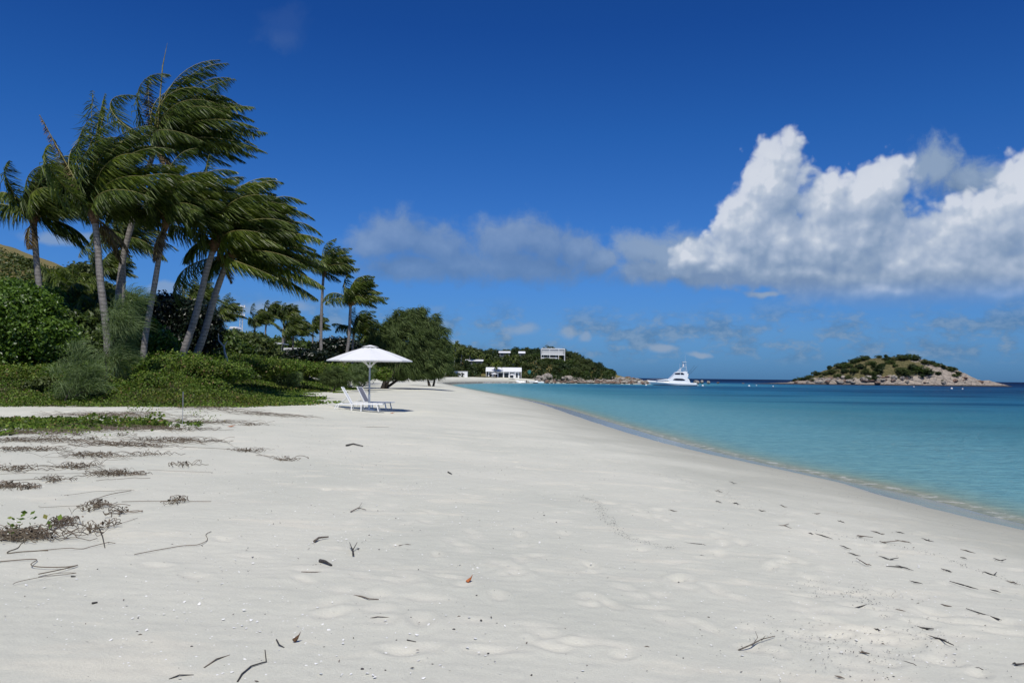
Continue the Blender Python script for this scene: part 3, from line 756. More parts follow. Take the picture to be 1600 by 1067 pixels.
def leaf_cloud(rng, blobs, n, size, cl=26, elong=1.7, flat=0.35, low_cut=None, spread=0.16):
    """leaves gathered in small sprays all over and inside a set of ellipsoids"""
    blobs = [(np.array(c, float), np.array(r if hasattr(r, '__len__') else (r, r, r), float)) for c, r in blobs]
    w = np.array([(r[0] * r[1] + r[1] * r[2] + r[0] * r[2]) for c, r in blobs]); w /= w.sum()
    ncl = max(4, n // cl)
    idx = rng.choice(len(blobs), ncl, p=w)
    C = np.array([b[0] for b in blobs])[idx]; R = np.array([b[1] for b in blobs])[idx]
    d = nz(rng.normal(0, 1, (ncl, 3))); rad = rng.uniform(0.55, 1.0, (ncl, 1)) ** 0.45
    lump = 1 + 0.14 * np.sin(d[:, :1] * 7 + C[:, :1]) * np.cos(d[:, 1:2] * 6 + C[:, 1:2] * 2) + rng.normal(0, .04, (ncl, 1))
    cc = C + d * R * rad * lump
    reps = np.full(ncl, cl); ii = np.repeat(np.arange(ncl), cl)
    sp = (R.mean(1) * spread)[ii][:, None] * rng.normal(0, 1, (len(ii), 3)) * np.array([1, 1, 0.7])
    P = cc[ii] + sp
    nrm = nz(d[ii] * 0.7 + rng.normal(0, 1, (len(ii), 3)) * 0.75 + np.array([0, 0, flat]))
    a = nz(np.cross(nrm, rng.normal(0, 1, (len(ii), 3)))); b = np.cross(nrm, a)
    s = size * rng.uniform(0.6, 1.25, (len(ii), 1))
    Q = np.stack([P - a * s * elong / 2, P + b * s * .5 - a * s * .1, P + a * s * elong / 2 - nrm * s * .15, P - b * s * .5 - a * s * .1], 1)
    if low_cut is not None: Q = Q[P[:, 2] > low_cut]
    return Q

def strand_cloud(rng, blobs, n, length, width, droop=0.9, wind=0.45, cl=30, low_cut=None, upright=0.0):
    """casuarina twigs: bunches of long thin drooping strands"""
    blobs = [(np.array(c, float), np.array(r if hasattr(r, '__len__') else (r, r, r), float)) for c, r in blobs]
    w = np.array([(r[0] * r[1] + r[1] * r[2] + r[0] * r[2]) for c, r in blobs]); w /= w.sum()
    ncl = n // cl; idx = rng.choice(len(blobs), ncl, p=w)
    C = np.array([b[0] for b in blobs])[idx]; R = np.array([b[1] for b in blobs])[idx]
    d = nz(rng.normal(0, 1, (ncl, 3))); rad = rng.uniform(0.35, 1.0, (ncl, 1)) ** 0.4
    cc = C + d * R * rad * (1 + rng.normal(0, .11, (ncl, 1)))
    ii = np.repeat(np.arange(ncl), cl)
    P = cc[ii] + rng.normal(0, 1, (len(ii), 3)) * length * 0.22
    d1 = nz(d[ii] * 0.55 + WIND * wind + DOWN * (droop * 0.5 - upright) + rng.normal(0, .38, (ncl, 3))[ii] + rng.normal(0, .16, (len(ii), 3)))
    d2 = nz(d1 + DOWN * droop + WIND * wind)
    ln = length * rng.uniform(0.6, 1.2, (len(ii), 1))
    wv = nz(np.cross(d1, rng.normal(0, 1, (len(ii), 3)))) * width * rng.uniform(.6, 1.3, (len(ii), 1))
    m1 = P + d1 * ln * .5; e = m1 + d2 * ln * .5
    Q = np.concatenate([np.stack([P - wv * .4, P + wv * .4, m1 + wv * .5, m1 - wv * .5], 1), np.stack([m1 - wv * .5, m1 + wv * .5, e + wv * .05, e - wv * .05], 1)])
    if low_cut is not None: Q = Q[Q[:, :, 2].min(1) > low_cut]
    return Q

def limbs(rng, base, targets, r0, mb=None, n=7, mid=0.45):
    mb = mb or MB(); base = np.array(base, float)
    for tg in targets:
        tg = np.array(tg, float); q = base + (tg - base) * mid + rng.normal(0, .12, 3) * np.linalg.norm(tg - base)
        pts = [base, base + (q - base) * .5 + np.array([0, 0, .1]), q, (q + tg) / 2 + rng.normal(0, .05, 3), tg]
        mb.tube(pts, [r0, r0 * .75, r0 * .5, r0 * .32, r0 * .1], n)
    return mb

def blob_px(px, py, d, rx, ry, base, rd=None):
    """an ellipsoid seen around a pixel at distance d, radii given in photo pixels, relative to base"""
    c = at_d(px, py, d) - base; k = d / F0
    return (c, (rx * k, (rd if rd is not None else rx) * k, ry * k))

def leafy(name, cat, base_px, d, blobs, n, leaf, seed, label, mat='tree', bark='bark_grey', group=None, off=None, trunk_r=0.16, cl=26, spread=0.16, crown='crown', stem='trunk'):
    rng = np.random.default_rng(seed)
    b = at_d(base_px, 560, d); b[2] = gz(b[0], b[1]) - 0.15
    root = empty(name, b, label, cat, group)
    bl = []
    for q in blobs:
        dd = d + (q[4] if len(q) > 4 else 0)
        bl.append(blob_px(q[0], q[1], dd, q[2], q[3], b))
    new = leaf_cloud(rng, bl, n, leaf, cl, low_cut=0.15, spread=spread)
    MB().quads(new).build(crown, M[mat], root)
    limbs(rng, (0, 0, 0), [c for c, r in bl[:5]], trunk_r).build(stem, M[bark], root)
    return root

# ---- the big wind-blown group of coconut palms (pixel of base, distance, pixel of crown)
G1 = 'tall coconut palms in the windy group'
palm((64, 520), 46, (50, 338), 4.6, 11, 'leftmost tall coconut palm of the group, its straight trunk rising out of the green bush', 26, 90, 0.95, G1, r0=0.20, emin=26, dead=1, bend=0.3, side_bias=0.12,
     extra=[(180, 40, 3.6, 0.9, 1.1, 1), (205, 20, 3.4, 0.3, 0.9, 0), (150, 75, 5.6, 2.2, 1.0, 0), (170, 66, 5.6, 2.2, 1.0, 0), (180, 80, 5.8, 1.8, 0.8, 0), (150, 55, 4.2, 1.8, 1.4, 1), (20, -12, 3.6, 0.3, 0.6, 0), (40, -20, 3.4, 0.5, 0.6, 0)], bright=0.10)
palm((170, 560), 42, (144, 333), 6.3, 12, 'coconut palm with tattered half-bare fronds over its crown, second tall trunk from the left', 23, 84, 0.8, G1, r0=0.21, bend=0.18, side_bias=-0.05, emin=14, dead=2, spear=True,
     extra=[(180, 58, 6.4, 0.15, 0.1, 3), (165, 84, 7.0, 0.12, -0.1, 0), (170, 86, 6.9, 0.30, 0.0, 1), (-40, 88, 6.4, 1.3, 0.3, 0), (150, 80, 6.4, 1.5, 0.5, 0), (170, 70, 5.6, 1.6, 0.6, 0), (0, 65, 5.5, 1.6, 0.6, 1)], bright=0.18, grav=0.35)
palm((182, 560), 49, (243, 226), 6.9, 13, 'tallest coconut palm of the group, its crown streaming to the right', 29, 88, 1.15, G1, r0=0.20, bend=-0.75, side_bias=0.30, spear=True, emin=2,
     extra=[(165, 70, 4.6, 0.4, 0.0, 3), (20, 84, 7.9, 1.2, 0.4, 0), (150, 86, 8.0, 1.4, 0.4, 0), (170, 78, 7.4, 1.9, 0.5, 0), (0, 66, 6.8, 1.0, 0.9, 0), (0, 72, 7.0, 0.9, 0.5, 0), (0, 50, 6.8, 0.8, 0.6, 1), (0, 35, 7.0, 0.3, 0.35, 1), (10, 18, 7.2, 0.2, 0.25, 0), (0, 2, 6.8, 0.3, 0.15, 0), (-10, 55, 6.9, 0.5, 0.35, 0)], bright=0.12, dead=3)
palm((188, 500), 58, (194, 380), 4.0, 14, 'short dark coconut palm half hidden behind the tall trunks', 20, 60, 0.8, G1, r0=0.20, side_bias=-0.1,
     extra=[(180, 45, 3.4, 0.1, 1.6, 0), (190, 30, 3.0, 0.1, 1.4, 0), (0, -5, 3.8, 0.3, 0.7, 0)])
palm((224, 565), 44, (262, 345), 4.9, 15, 'coconut palm with a slim curved trunk in the middle of the group', 25, 84, 0.95, G1, r0=0.175, emin=8, dead=2, bend=-0.28, side_bias=0.1, bright=0.22,
     extra=[(180, 50, 5.0, 0.6, 0.9, 0), (170, 75, 5.4, 1.2, 0.6, 0), (180, 28, 4.2, 0.2, 1.1, 0), (0, 70, 5.4, 1.2, 0.6, 1)])
palm((270, 572), 46, (338, 378), 5.6, 16, 'coconut palm leaning right, upper of the two crossed leaning trunks', 24, 86, 1.0, G1, r0=0.215, emin=8, dead=1, bend=0.0, side_bias=0.2, bright=0.24,
     extra=[(180, -5, 2.6, 0.1, 1.2, 0), (180, 70, 5.6, 0.6, 0.2, 0), (100, 82, 6.2, 1.5, 0.5, 1), (0, 78, 6.0, 1.2, 0.6, 0), (150, 80, 6.2, 2.0, 0.8, 0)])
palm((284, 572), 47, (356, 402), 5.9, 17, 'coconut palm leaning farthest right, long low fronds sweeping over the dune', 28, 88, 1.1, G1, r0=0.225, bend=0.12, side_bias=0.45, emin=-18, bright=0.26,
     extra=[(5, -22, 6.2, 0.2, 0.2, 0), (0, -10, 6.4, 0.2, 0.3, 1), (10, 8, 6.4, 0.2, 0.4, 0), (-8, 25, 6.4, 0.3, 0.5, 1), (0, 45, 6.6, 0.6, 0.9, 0), (10, 60, 6.6, 0.8, 0.9, 0), (200, -20, 2.4, 0.2, 1.2, 0), (0, 75, 6.8, 1.1, 0.9, 0), (160, 80, 6.6, 2.0, 1.0, 0)])
G2 = 'coconut palms beside the casuarina'
palm((510, 560), 92, (507, 425), 4.6, 21, 'tall slender coconut palm with an upright straight grey trunk behind the parasol', 28, 60, 0.62, G2, r0=0.20, bend=-0.5, lw=0.075, side_bias=0.2, emin=5,
     extra=[(180, 35, 3.8, 0.1, -0.1, 3), (0, 8, 4.4, 0.3, 0.1, 0)])
palm((531, 560), 90, (549, 470), 4.3, 22, 'coconut palm with coconuts under its crown, trunk bowed to the right', 26, 60, 0.6, G2, r0=0.2, bend=0.25, lw=0.075, side_bias=0.25, emin=0, bright=0.25, nuts=7,
     extra=[(180, 30, 4.2, 0.2, 1.3, 0), (0, 10, 4.6, 0.2, 0.2, 1)])
palm((546, 560), 97, (553, 516), 3.7, 23, 'shorter leaning coconut palm right below the bowed one', 22, 52, 0.55, G2, r0=0.17, bend=0.1, lw=0.075, bright=0.2, extra=[(180, 30, 3.0, 0.1, 1.4, 0)])
palm((566, 562), 120, (568, 535), 2.6, 24, 'small star-shaped coconut palm peeking over the left side of the parasol top', 16, 40, 0.1, G2, r0=0.12, lw=0.08, side_bias=0.0)
G3 = 'distant coconut palms above the dune thicket'
for k, (bx, tx, ty, d, L, lab) in enumerate([
        (322, 343, 496, 105, 3.9, 'distant coconut palm next to the leaning trunks, left of the lattice mast'),
        (398, 399, 504, 118, 3.2, 'low distant coconut palm with a rounded drooping crown right of the lattice mast'),
        (412, 417, 493, 125, 3.3, 'distant coconut palm on a thin pale trunk, its fronds blown right'),
        (440, 444, 496, 125, 3.3, 'topmost distant coconut palm of the dense cluster'),
        (434, 446, 520, 112, 3.4, 'left palm of the dense low cluster in front of the white hut'),
        (456, 458, 520, 116, 3.5, 'right bushy palm of the dense low cluster beside the white hut'),
        (484, 490, 512, 130, 3.0, 'distant coconut palm with one raised frond just left of the slender tall palm'),
        (296, 300, 470, 80, 2.9, 'coconut crown showing behind the dark tree between two leaning trunks'),
        (162, 160, 425, 80, 3.6, 'coconut crown on the hillside behind the second tall trunk'),
        (575, 574, 552, 130, 2.6, 'low coconut palm top between the casuarina and the short palms')]):
    palm((bx, 560), d, (tx, ty), L, 40 + k, lab, 24, 44, 0.65, G3, r0=0.16, lw=0.085, bright=0.15, side_bias=0.25, emin=0)
G4 = 'young fan-leaved palms in the undergrowth'
for k, (bx, tx, ty, d, L) in enumerate([(98, 98, 478, 52, 2.6), (120, 118, 468, 55, 2.8), (140, 145, 492, 50, 2.2), (84, 86, 455, 60, 2.5)]):
    palm((bx, 560), d, (tx, ty), L, 60 + k, ['young palm with arching fronds between the two leftmost tall trunks', 'tallest young palm in the undergrowth left of the tattered palm', 'small young palm against the tattered palm trunk', 'young palm on the slope just right of the leftmost tall trunk'][k],
         16, 46, 0.25, G4, r0=0.09, kind='young_palm', bright=0.3, side_bias=0.0, emin=10, grav=0.9)

# ---- shrubs and trees on the dune
leafy('sea_hibiscus_bush', 'bush', 20, 41, [(10, 500, 70, 50), (60, 530, 55, 38), (0, 478, 60, 38), (45, 482, 42, 32), (85, 548, 30, 24), (20, 552, 60, 24), (-40, 520, 60, 50), (-50, 478, 50, 36)], 78000, 0.115, 101,
      'huge glossy green bush at the left edge around the leftmost tall palm', 'bush', cl=22, spread=0.12, crown='foliage', stem='branches')
leafy('sea_hibiscus_bush', 'bush', 85, 50, [(80, 500, 40, 32), (40, 462, 52, 20), (60, 480, 42, 24), (100, 528, 40, 28)], 24000, 0.125, 102,
      'glossy green bush rising behind the leftmost tall palm toward the grassy slope', 'bush', cl=22, spread=0.12, crown='foliage', stem='branches')
leafy('undergrowth_bush', 'bush', 140, 47, [(128, 520, 34, 28), (150, 545, 40, 22), (190, 548, 34, 22), (110, 505, 25, 20)], 12000, 0.14, 103,
      'dark leafy bush filling the gap at the foot of the tattered palm', 'tree', cl=20, crown='foliage', stem='branches')
leafy('undergrowth_bush', 'bush', 245, 48, [(240, 535, 30, 22), (225, 515, 22, 18), (262, 550, 22, 16)], 9000, 0.15, 104,
      'bright leafy bush between the slim curved trunk and the leaning trunks', 'bush', cl=20, crown='foliage', stem='branches')
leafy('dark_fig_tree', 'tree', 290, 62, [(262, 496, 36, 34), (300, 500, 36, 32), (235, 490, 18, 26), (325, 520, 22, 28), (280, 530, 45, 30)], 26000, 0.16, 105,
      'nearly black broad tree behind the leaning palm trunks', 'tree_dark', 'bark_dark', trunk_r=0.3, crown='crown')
trees = [
    (205, 75, [(205, 505, 34, 34), (225, 530, 30, 24), (190, 535, 26, 24)], 'tree', 'dense tree behind the short dark palm'),
    (140, 82, [(138, 466, 32, 26), (152, 490, 32, 26), (118, 482, 24, 22)], 'tree_olive', 'olive tree on the slope left of the tattered palm'),
    (345, 72, [(345, 546, 34, 22), (320, 548, 26, 20), (370, 553, 26, 15)], 'tree', 'leafy tree just right of the foot of the leaning palms'),
    (385, 80, [(390, 548, 34, 20), (365, 538, 24, 16), (410, 553, 24, 15)], 'tree_olive', 'broad-leaved tree in the middle of the thicket with a pale bare branch'),
    (432, 86, [(415, 550, 18, 15), (398, 542, 18, 14)], 'tree', 'round green tree directly left of the white hut'),
    (370, 115, [(360, 532, 30, 14), (395, 534, 26, 12)], 'tree', 'tree line piece below the lattice mast'),
    (475, 135, [(470, 547, 34, 12), (440, 542, 26, 12)], 'tree', 'far tree behind the dense palm cluster'),
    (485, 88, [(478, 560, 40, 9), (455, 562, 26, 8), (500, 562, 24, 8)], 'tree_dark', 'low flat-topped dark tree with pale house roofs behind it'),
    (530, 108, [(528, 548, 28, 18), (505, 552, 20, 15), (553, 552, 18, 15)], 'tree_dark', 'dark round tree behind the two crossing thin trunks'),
    (570, 112, [(575, 556, 24, 16)], 'tree', 'tree closing the gap between dark round tree and casuarina'),
    (20, 150, [(25, 412, 18, 9), (8, 408, 12, 8)], 'tree_olive', 'little tree on the hill crest at the left edge'),
    (45, 150, [(42, 416, 14, 9)], 'tree_olive', 'little tree on the hill crest just left of the leftmost tall trunk'),
    (75, 150, [(74, 430, 14, 8)], 'tree_olive', 'little tree on the hill crest just right of the leftmost tall trunk'),
    (110, 120, [(108, 436, 22, 16), (128, 430, 20, 18)], 'tree_olive', 'windswept tree halfway down the hill crest'),
    (330, 95, [(318, 532, 20, 16), (345, 530, 14, 12)], 'tree', 'tree at the foot of the distant palm left of the mast'),
    (655, 180, [(690, 560, 16, 20), (675, 565, 20, 20)], 'tree_olive', 'greyish tree right behind the right side of the casuarina'),
]
for k, (bx, d, bl, mt, lab) in enumerate(trees):
    leafy('broadleaf_tree', 'tree', bx, d, bl, int(5200 * len(bl)), 0.15 + 0.0012 * d, 120 + k, lab, mt, trunk_r=0.14, group='trees of the dune thicket')
# pale bare branch in the thicket
_b = at_d(356, 552, 60)
tag(MB().tube([(0, 0, -0.6), (-0.25, 0, 0.1), (-0.3, 0, 0.5), (-0.75, .1, 0.95), (-0.8, .1, 1.5)], [.09, .08, .07, .05, .02], 7).tube([(-0.3, 0, .5), (-.1, .1, .95)], [.05, .02], 6).build('bare_branch', M['concrete'], None, _b),
    'bleached bare branch sticking up out of the thicket', 'branch')

# ---- casuarinas
def casuarina(name, base_px, d, blobs, n, ln, wd, seed, label, mat='needle', stems=5, r0=0.2, group=None, low=0.4, droop=0.9, wind=0.45, upright=0.0, by=560):
    rng = np.random.default_rng(seed)
    b = at_d(base_px, by, d); b[2] = gz(b[0], b[1]) - 0.1
    root = empty(name, b, label, 'tree', group)
    bl = [blob_px(q[0], q[1], d + (q[4] if len(q) > 4 else 0), q[2], q[3], b) for q in blobs]
    MB().quads(strand_cloud(rng, bl, n, ln, wd, droop, wind, low_cut=low, upright=upright)).build('crown', M[mat], root)
    mb = MB()
    for k in range(stems):
        c, r = bl[k % len(bl)]
        limbs(rng, (rng.normal(0, .5) * r0 * 3, rng.normal(0, .5), 0), [c], r0, mb)
    mb.build('trunk', M['bark_dark'], root)
    return root
casuarina('casuarina_tree', 600, 96, [(634, 534, 38, 36), (606, 538, 24, 28), (668, 550, 24, 26), (622, 510, 15, 12), (652, 508, 18, 15), (600, 560, 24, 20), (640, 565, 36, 24), (684, 566, 18, 18), (645, 492, 10, 9), (592, 520, 16, 14),
          (690, 525, 10, 12), (655, 487, 6, 7), (615, 580, 20, 12), (662, 482, 4, 4), (625, 492, 6, 6), (608, 506, 8, 8), (676, 500, 8, 8), (694, 540, 8, 8), (584, 540, 8, 9), (668, 515, 16, 14)], 60000, 0.8, 0.055, 201, 'big dark casuarina with drooping needle foliage on the sand behind the parasol', 'needle', 5, 0.19, low=0.9)
casuarina('casuarina_tree', 672, 125, [(670, 572, 20, 16), (650, 578, 12, 10)], 12000, 0.8, 0.07, 202, 'smaller casuarina at the right foot of the big one, hanging over the beach', 'needle', 3, 0.2, low=0.8)
casuarina('young_casuarina', 118, 33, [(118, 570, 9, 34), (135, 585, 16, 24), (100, 590, 14, 20), (124, 552, 7, 20), (112, 612, 26, 12), (145, 600, 14, 18)], 2800, 0.6, 0.018, 203, 'wispy young casuarina in the creeper at the left, in front of the tattered palm', 'needle_pale', 6, 0.035, low=0.1, upright=0.85, droop=0.8, wind=0.25)
casuarina('young_casuarina', 175, 37, [(178, 535, 10, 34), (196, 505, 20, 14), (206, 470, 12, 16), (185, 560, 20, 16), (186, 490, 14, 12)], 4200, 0.65, 0.017, 204, 'tall wispy grey-green young casuarina against the tattered palm trunk', 'needle_pale', 5, 0.05, low=0.2, upright=0.5, droop=0.7)
casuarina('young_casuarina', 522, 72, [(524, 588, 12, 13), (510, 590, 10, 10), (538, 592, 8, 9)], 6000, 0.4, 0.03, 205, 'dark young casuarina shrub behind the left side of the parasol', 'needle', 4, 0.05, low=0.05, upright=0.5)
casuarina('young_casuarina', 450, 66, [(452, 590, 16, 12), (436, 590, 10, 9)], 5000, 0.38, 0.025, 206, 'sparse brownish young casuarina at the edge of the dark hollow', 'needle_pale', 4, 0.04, low=0.05, upright=0.6)
casuarina('young_casuarina', 560, 78, [(560, 585, 15, 14), (575, 578, 10, 10)], 5000, 0.4, 0.035, 207, 'light green young casuarina right behind the parasol pole', 'needle_pale', 4, 0.05, low=0.05, upright=0.6)

# ---- beach scrub mounds behind the creeper
def mound(px, d, blobs, n, leaf, seed, label, mat='creeper', grp='scrub mounds on the dune edge'):
    rng = np.random.default_rng(seed)
    b = at_d(px, 560, d); b[2] = gz(b[0], b[1]) - 0.1
    root = empty('beach_scrub', b, label, 'shrub', grp)
    bl = [blob_px(q[0], q[1], d + (q[4] if len(q) > 4 else 0), q[2], q[3], b) for q in blobs]
    MB().quads(leaf_cloud(rng, bl, n, leaf, 18, elong=1.3, flat=0.8, low_cut=0.0, spread=0.14)).build('foliage', M[mat], root)
    limbs(rng, (0, 0, 0), [c for c, r in bl], 0.03).build('stems', M['bark_dark'], root)
mounds = [
    (300, 41, [(285, 572, 60, 16), (340, 580, 50, 14), (240, 575, 40, 14)], 20000, 'scrub mound at the foot of the leaning palms'),
    (200, 42, [(190, 575, 40, 16), (150, 580, 36, 14)], 12000, 'scrub mound at the foot of the tattered palm'),
    (50, 38, [(40, 590, 60, 16), (-20, 590, 50, 18), (90, 592, 40, 12)], 16000, 'scrub mound below the huge glossy bush'),
    (395, 64, [(385, 568, 40, 11), (430, 572, 36, 10), (345, 562, 34, 10)], 16000, 'scrub mound behind the dark hollow'),
    (470, 74, [(465, 576, 34, 10), (500, 578, 30, 10), (430, 580, 20, 8)], 13000, 'scrub mound below the low flat-topped tree'),
    (230, 36, [(225, 590, 16, 9), (250, 596, 12, 7)], 4000, 'small rounded scrub in front of the slim curved trunk'),
    (330, 37, [(330, 600, 18, 8), (350, 605, 12, 6)], 4000, 'small rounded scrub on the creeper below the leaning palms'),
    (80, 35, [(70, 600, 20, 9), (50, 605, 14, 7)], 4000, 'small rounded scrub left of the wispy young casuarina'),
    (190, 35, [(178, 608, 16, 7), (200, 604, 10, 6)], 3000, 'small rounded scrub right of the wispy young casuarina'),
    (545, 86, [(535, 580, 26, 11), (570, 582, 24, 12), (598, 584, 14, 10)], 12000, 'scrub mound on both sides of the parasol pole'),
]
for k, (px, d, bl, n, lab) in enumerate(mounds): mound(px, d, bl, n, 0.055 + 0.0009 * d, 300 + k, lab, ['creeper', 'tree_olive', 'bush'][k % 3] if k > 5 else 'creeper')

# ---- creeper carpet: nobody could count it
def scatter_on(px_box, n, rng, test, zc=1.8):
    pts = []
    while len(pts) < n:
        m = n * 2
        X = rng.uniform(px_box[0], px_box[1], m); Y = rng.uniform(px_box[2], px_box[3], m)
        Z, s, v = base_z(X, Y); k = test(X, Y, Z, s, v)
        pts += list(zip(X[k], Y[k], Z[k]))
        if k.sum() == 0: break
    return np.array(pts[:n])
def carpet(name, P, size, mat, rng, h, label, cat='creeper', elong=1.15, kind='stuff'):
    n = len(P); P = P.copy(); P[:, 2] += h * rng.uniform(0.1, 1.0, n)
    nrm = nz(np.array([0, -0.1, 0.75]) + rng.normal(0, .8, (n, 3)))
    a = nz(np.cross(nrm, rng.normal(0, 1, (n, 3)))); b = np.cross(nrm, a)
    s = (size * rng.uniform(0.55, 1.3, n))[:, None]
    Q = np.stack([P - a * s * elong / 2, P + b * s * .5, P + a * s * elong / 2, P - b * s * .5], 1)
    o = MB().quads(Q).build(name, M[mat])
    return tag(o, label, None, None, kind)
rg = np.random.default_rng(77)
def t_edge(X, Y, Z, s, v): return (v > -0.2 + 0.9 * fbm(X * .8, Y * .8, 3, 40) + np.abs(rg.normal(0, .35, X.shape))) & (np.hypot(X, Y) < 60) & (np.abs(X) < Y * 0.75)
P1 = scatter_on((-42, 0, 26, 56), 170000, rg, t_edge)
hh = 0.04 + 0.30 * np.clip(fbm(P1[:, 0] * 2.2, P1[:, 1] * 2.2, 3, 52) + .25, 0, 1) + 0.75 * np.clip(fbm(P1[:, 0] * .45, P1[:, 1] * .45, 4, 50) + 0.3, 0, 1) * sstep(0, 3, base_z(P1[:, 0], P1[:, 1])[2])
carpet('beach_creeper', P1, 0.068, 'creeper', rg, hh, 'low green creeper spreading over the dune edge')
def t_far(X, Y, Z, s, v): return (v > -0.3 + 1.6 * fbm(X * .3, Y * .3, 3, 41) + np.abs(rg.normal(0, .7, X.shape))) & (np.abs(X) < Y * 0.5)
P2 = scatter_on((-55, -8, 56, 130), 110000, rg, t_far)
carpet('far_creeper', P2, 0.13, 'creeper', rg, 0.08 + 0.5 * np.clip(fbm(P2[:, 0] * .5, P2[:, 1] * .5, 3, 57) + .15, 0, 1), 'low green ground cover farther along the dune')
def t_tongue(X, Y, Z, s, v): return (v < 0.3) & (v > -3.2) & (np.hypot(X + 6.2, Y - 34) > 4.2) & (fbm(X * .6, Y * .3, 3, 47) > 0.10 + 0.10 * (-v) + rg.normal(0, .13, X.shape)) & (X < -6)
P3 = scatter_on((-22, -4, 33, 75), 6500, rg, t_tongue)
if len(P3): carpet('runner_creeper', P3, 0.11, 'creeper', rg, 0.10, 'thin runners of creeper reaching out onto the sand')
# near patch on the left with brown stems through it
def t_patch(X, Y, Z, s, v):
    e = ((X + 14.5) / 5.2) ** 2 + ((Y - 22.6) / 2.9) ** 2
    return (e + 1.5 * fbm(X * .8, Y * 1.6, 4, 60) < 0.8)
P4 = scatter_on((-22, -7, 18, 27), 17000, rg, t_patch)
carpet('creeper_patch', P4, 0.075, 'creeper', rg, 0.05 + 0.3 * np.clip(fbm(P4[:, 0], P4[:, 1], 3, 61) + .4, 0, 1), 'isolated patch of green creeper with reddish runners on the sand at the left edge')
# grass and leaves covering the hill
def t_hill(X, Y, Z, s, v): return (v > 6) & (np.abs(X) < Y * 0.72) & (fbm(X * .05, Y * .05, 3, 70) > -0.05 - 0.3 * (Y < 100))
P5 = scatter_on((-160, -20, 56, 190), 42000, rg, t_hill)
carpet('hill_scrub', P5, 0.42, 'tree_olive', rg, 0.9, 'mixed scrub covering the foot of the hill')

# ------------------------------------------------------------------ parasol and loungers
def on_ground(px, py, z0=1.4):
    z = z0
    for _ in range(12):
        p = at_z(px, py, z); z = 0.5 * z + 0.5 * gz(p[0], p[1])
    return np.array([p[0], p[1], gz(p[0], p[1])])

def parasol(name, b, label, R=1.93, rim=2.27, rise=0.68, rz=0.2, nrib=8, tilt=0.0, detail=True, group=None):
    root = empty(name, b, label, 'parasol', group, rz)
    mb = MB(); V = []; F = []
    # canopy panels sag between the ribs; two rings
    rings = [0.16, 0.45, 0.72, 1.0]; sub = 4
    n = nrib * sub
    for rr in rings:
        for k in range(n):
            a = 2 * PI * k / n; fr = (k % sub) / sub
            c = math.cos(PI / nrib) / math.cos((fr - 0.5) * 2 * PI / nrib)      # straight hem between rib tips
            rad = R * rr * (c if fr else 1.0)
            z = rim + rise * (1 - rr) ** 1.0 + 0.03 * math.sin(rr * PI) * 1.2 - 0.035 * math.sin(fr * PI) * rr * (1 - rr) * 4
            V.append((rad * math.cos(a), rad * math.sin(a), z))
    for r in range(len(rings) - 1):
        for k in range(n): F.append((r * n + k, (r + 1) * n + k, (r + 1) * n + (k + 1) % n, r * n + (k + 1) % n))
    mb.add(V, F, 0, False)
    # hem
    m0 = (len(rings) - 1) * n
    mb2 = MB()
    hem = np.array([V[m0 + k] for k in range(n)]); low = hem.copy(); low[:, 2] -= 0.045
    HV = np.concatenate([hem, low]); HF = [(k, (k + 1) % n, n + (k + 1) % n, n + k) for k in range(n)]
    mb.add(HV, HF, 0)
    canopy = mb.build('canopy', M['canopy'], root)
    top = MB(); VV = []; FF = []
    for rr, zz in ((0.02, rim + rise + 0.03), (0.20, rim + rise - 0.055)):
        for k in range(nrib): a = 2 * PI * k / nrib; VV.append((R * rr * math.cos(a), R * rr * math.sin(a), zz))
    FF = [(k, nrib + k, nrib + (k + 1) % nrib, (k + 1) % nrib) for k in range(nrib)] + [tuple(range(nrib))[::-1]]
    top.add(VV, FF, 0); top.build('vent_cap', M['canopy'], canopy)
    if detail:
        for k in range(nrib):
            a = 2 * PI * k / nrib; c, s_ = math.cos(a), math.sin(a)
            rb = MB().bar((c * .08, s_ * .08, rim + rise - .03), (c * R * .99, s_ * R * .99, rim - .02), 0.025, 0.035).build('rib', M['white_metal'], root)
            MB().bar((c * .07, s_ * .07, rim - .26), (c * R * .42, s_ * R * .42, rim + rise * .56), 0.022, 0.03).build('strut', M['white_metal'], rb)
        MB().tube([(0, 0, rim - .33), (0, 0, rim - .30), (0, 0, rim - .22), (0, 0, rim - .20)], [0.06, 0.10, 0.10, 0.05], 16).build('hub', M['white_metal'], root)
    MB().tube([(0, 0, 0.72), (0, 0, rim + rise)], 0.042, 16).build('pole', M['grey_metal'], root)
    MB().tube([(0, 0, -0.15), (0, 0, 0.72)], 0.052, 16).build('pole_sleeve', M['white_metal'], root)
    if detail:
        MB().box((-.06, 0, 0.93), (0.08, 0.03, 0.03)).tube([(-.05, 0, .86), (-.05, 0, .93)], .02, 8).build('crank', M['dark'], root)
        MB().tube([(0, 0, -0.12), (0, 0, 0.03), (0, 0, 0.05)], [0.25, 0.25, 0.10], 24, smooth=False).build('base_plate', M['white_metal'], root)
    return root
M['canopy'] = None
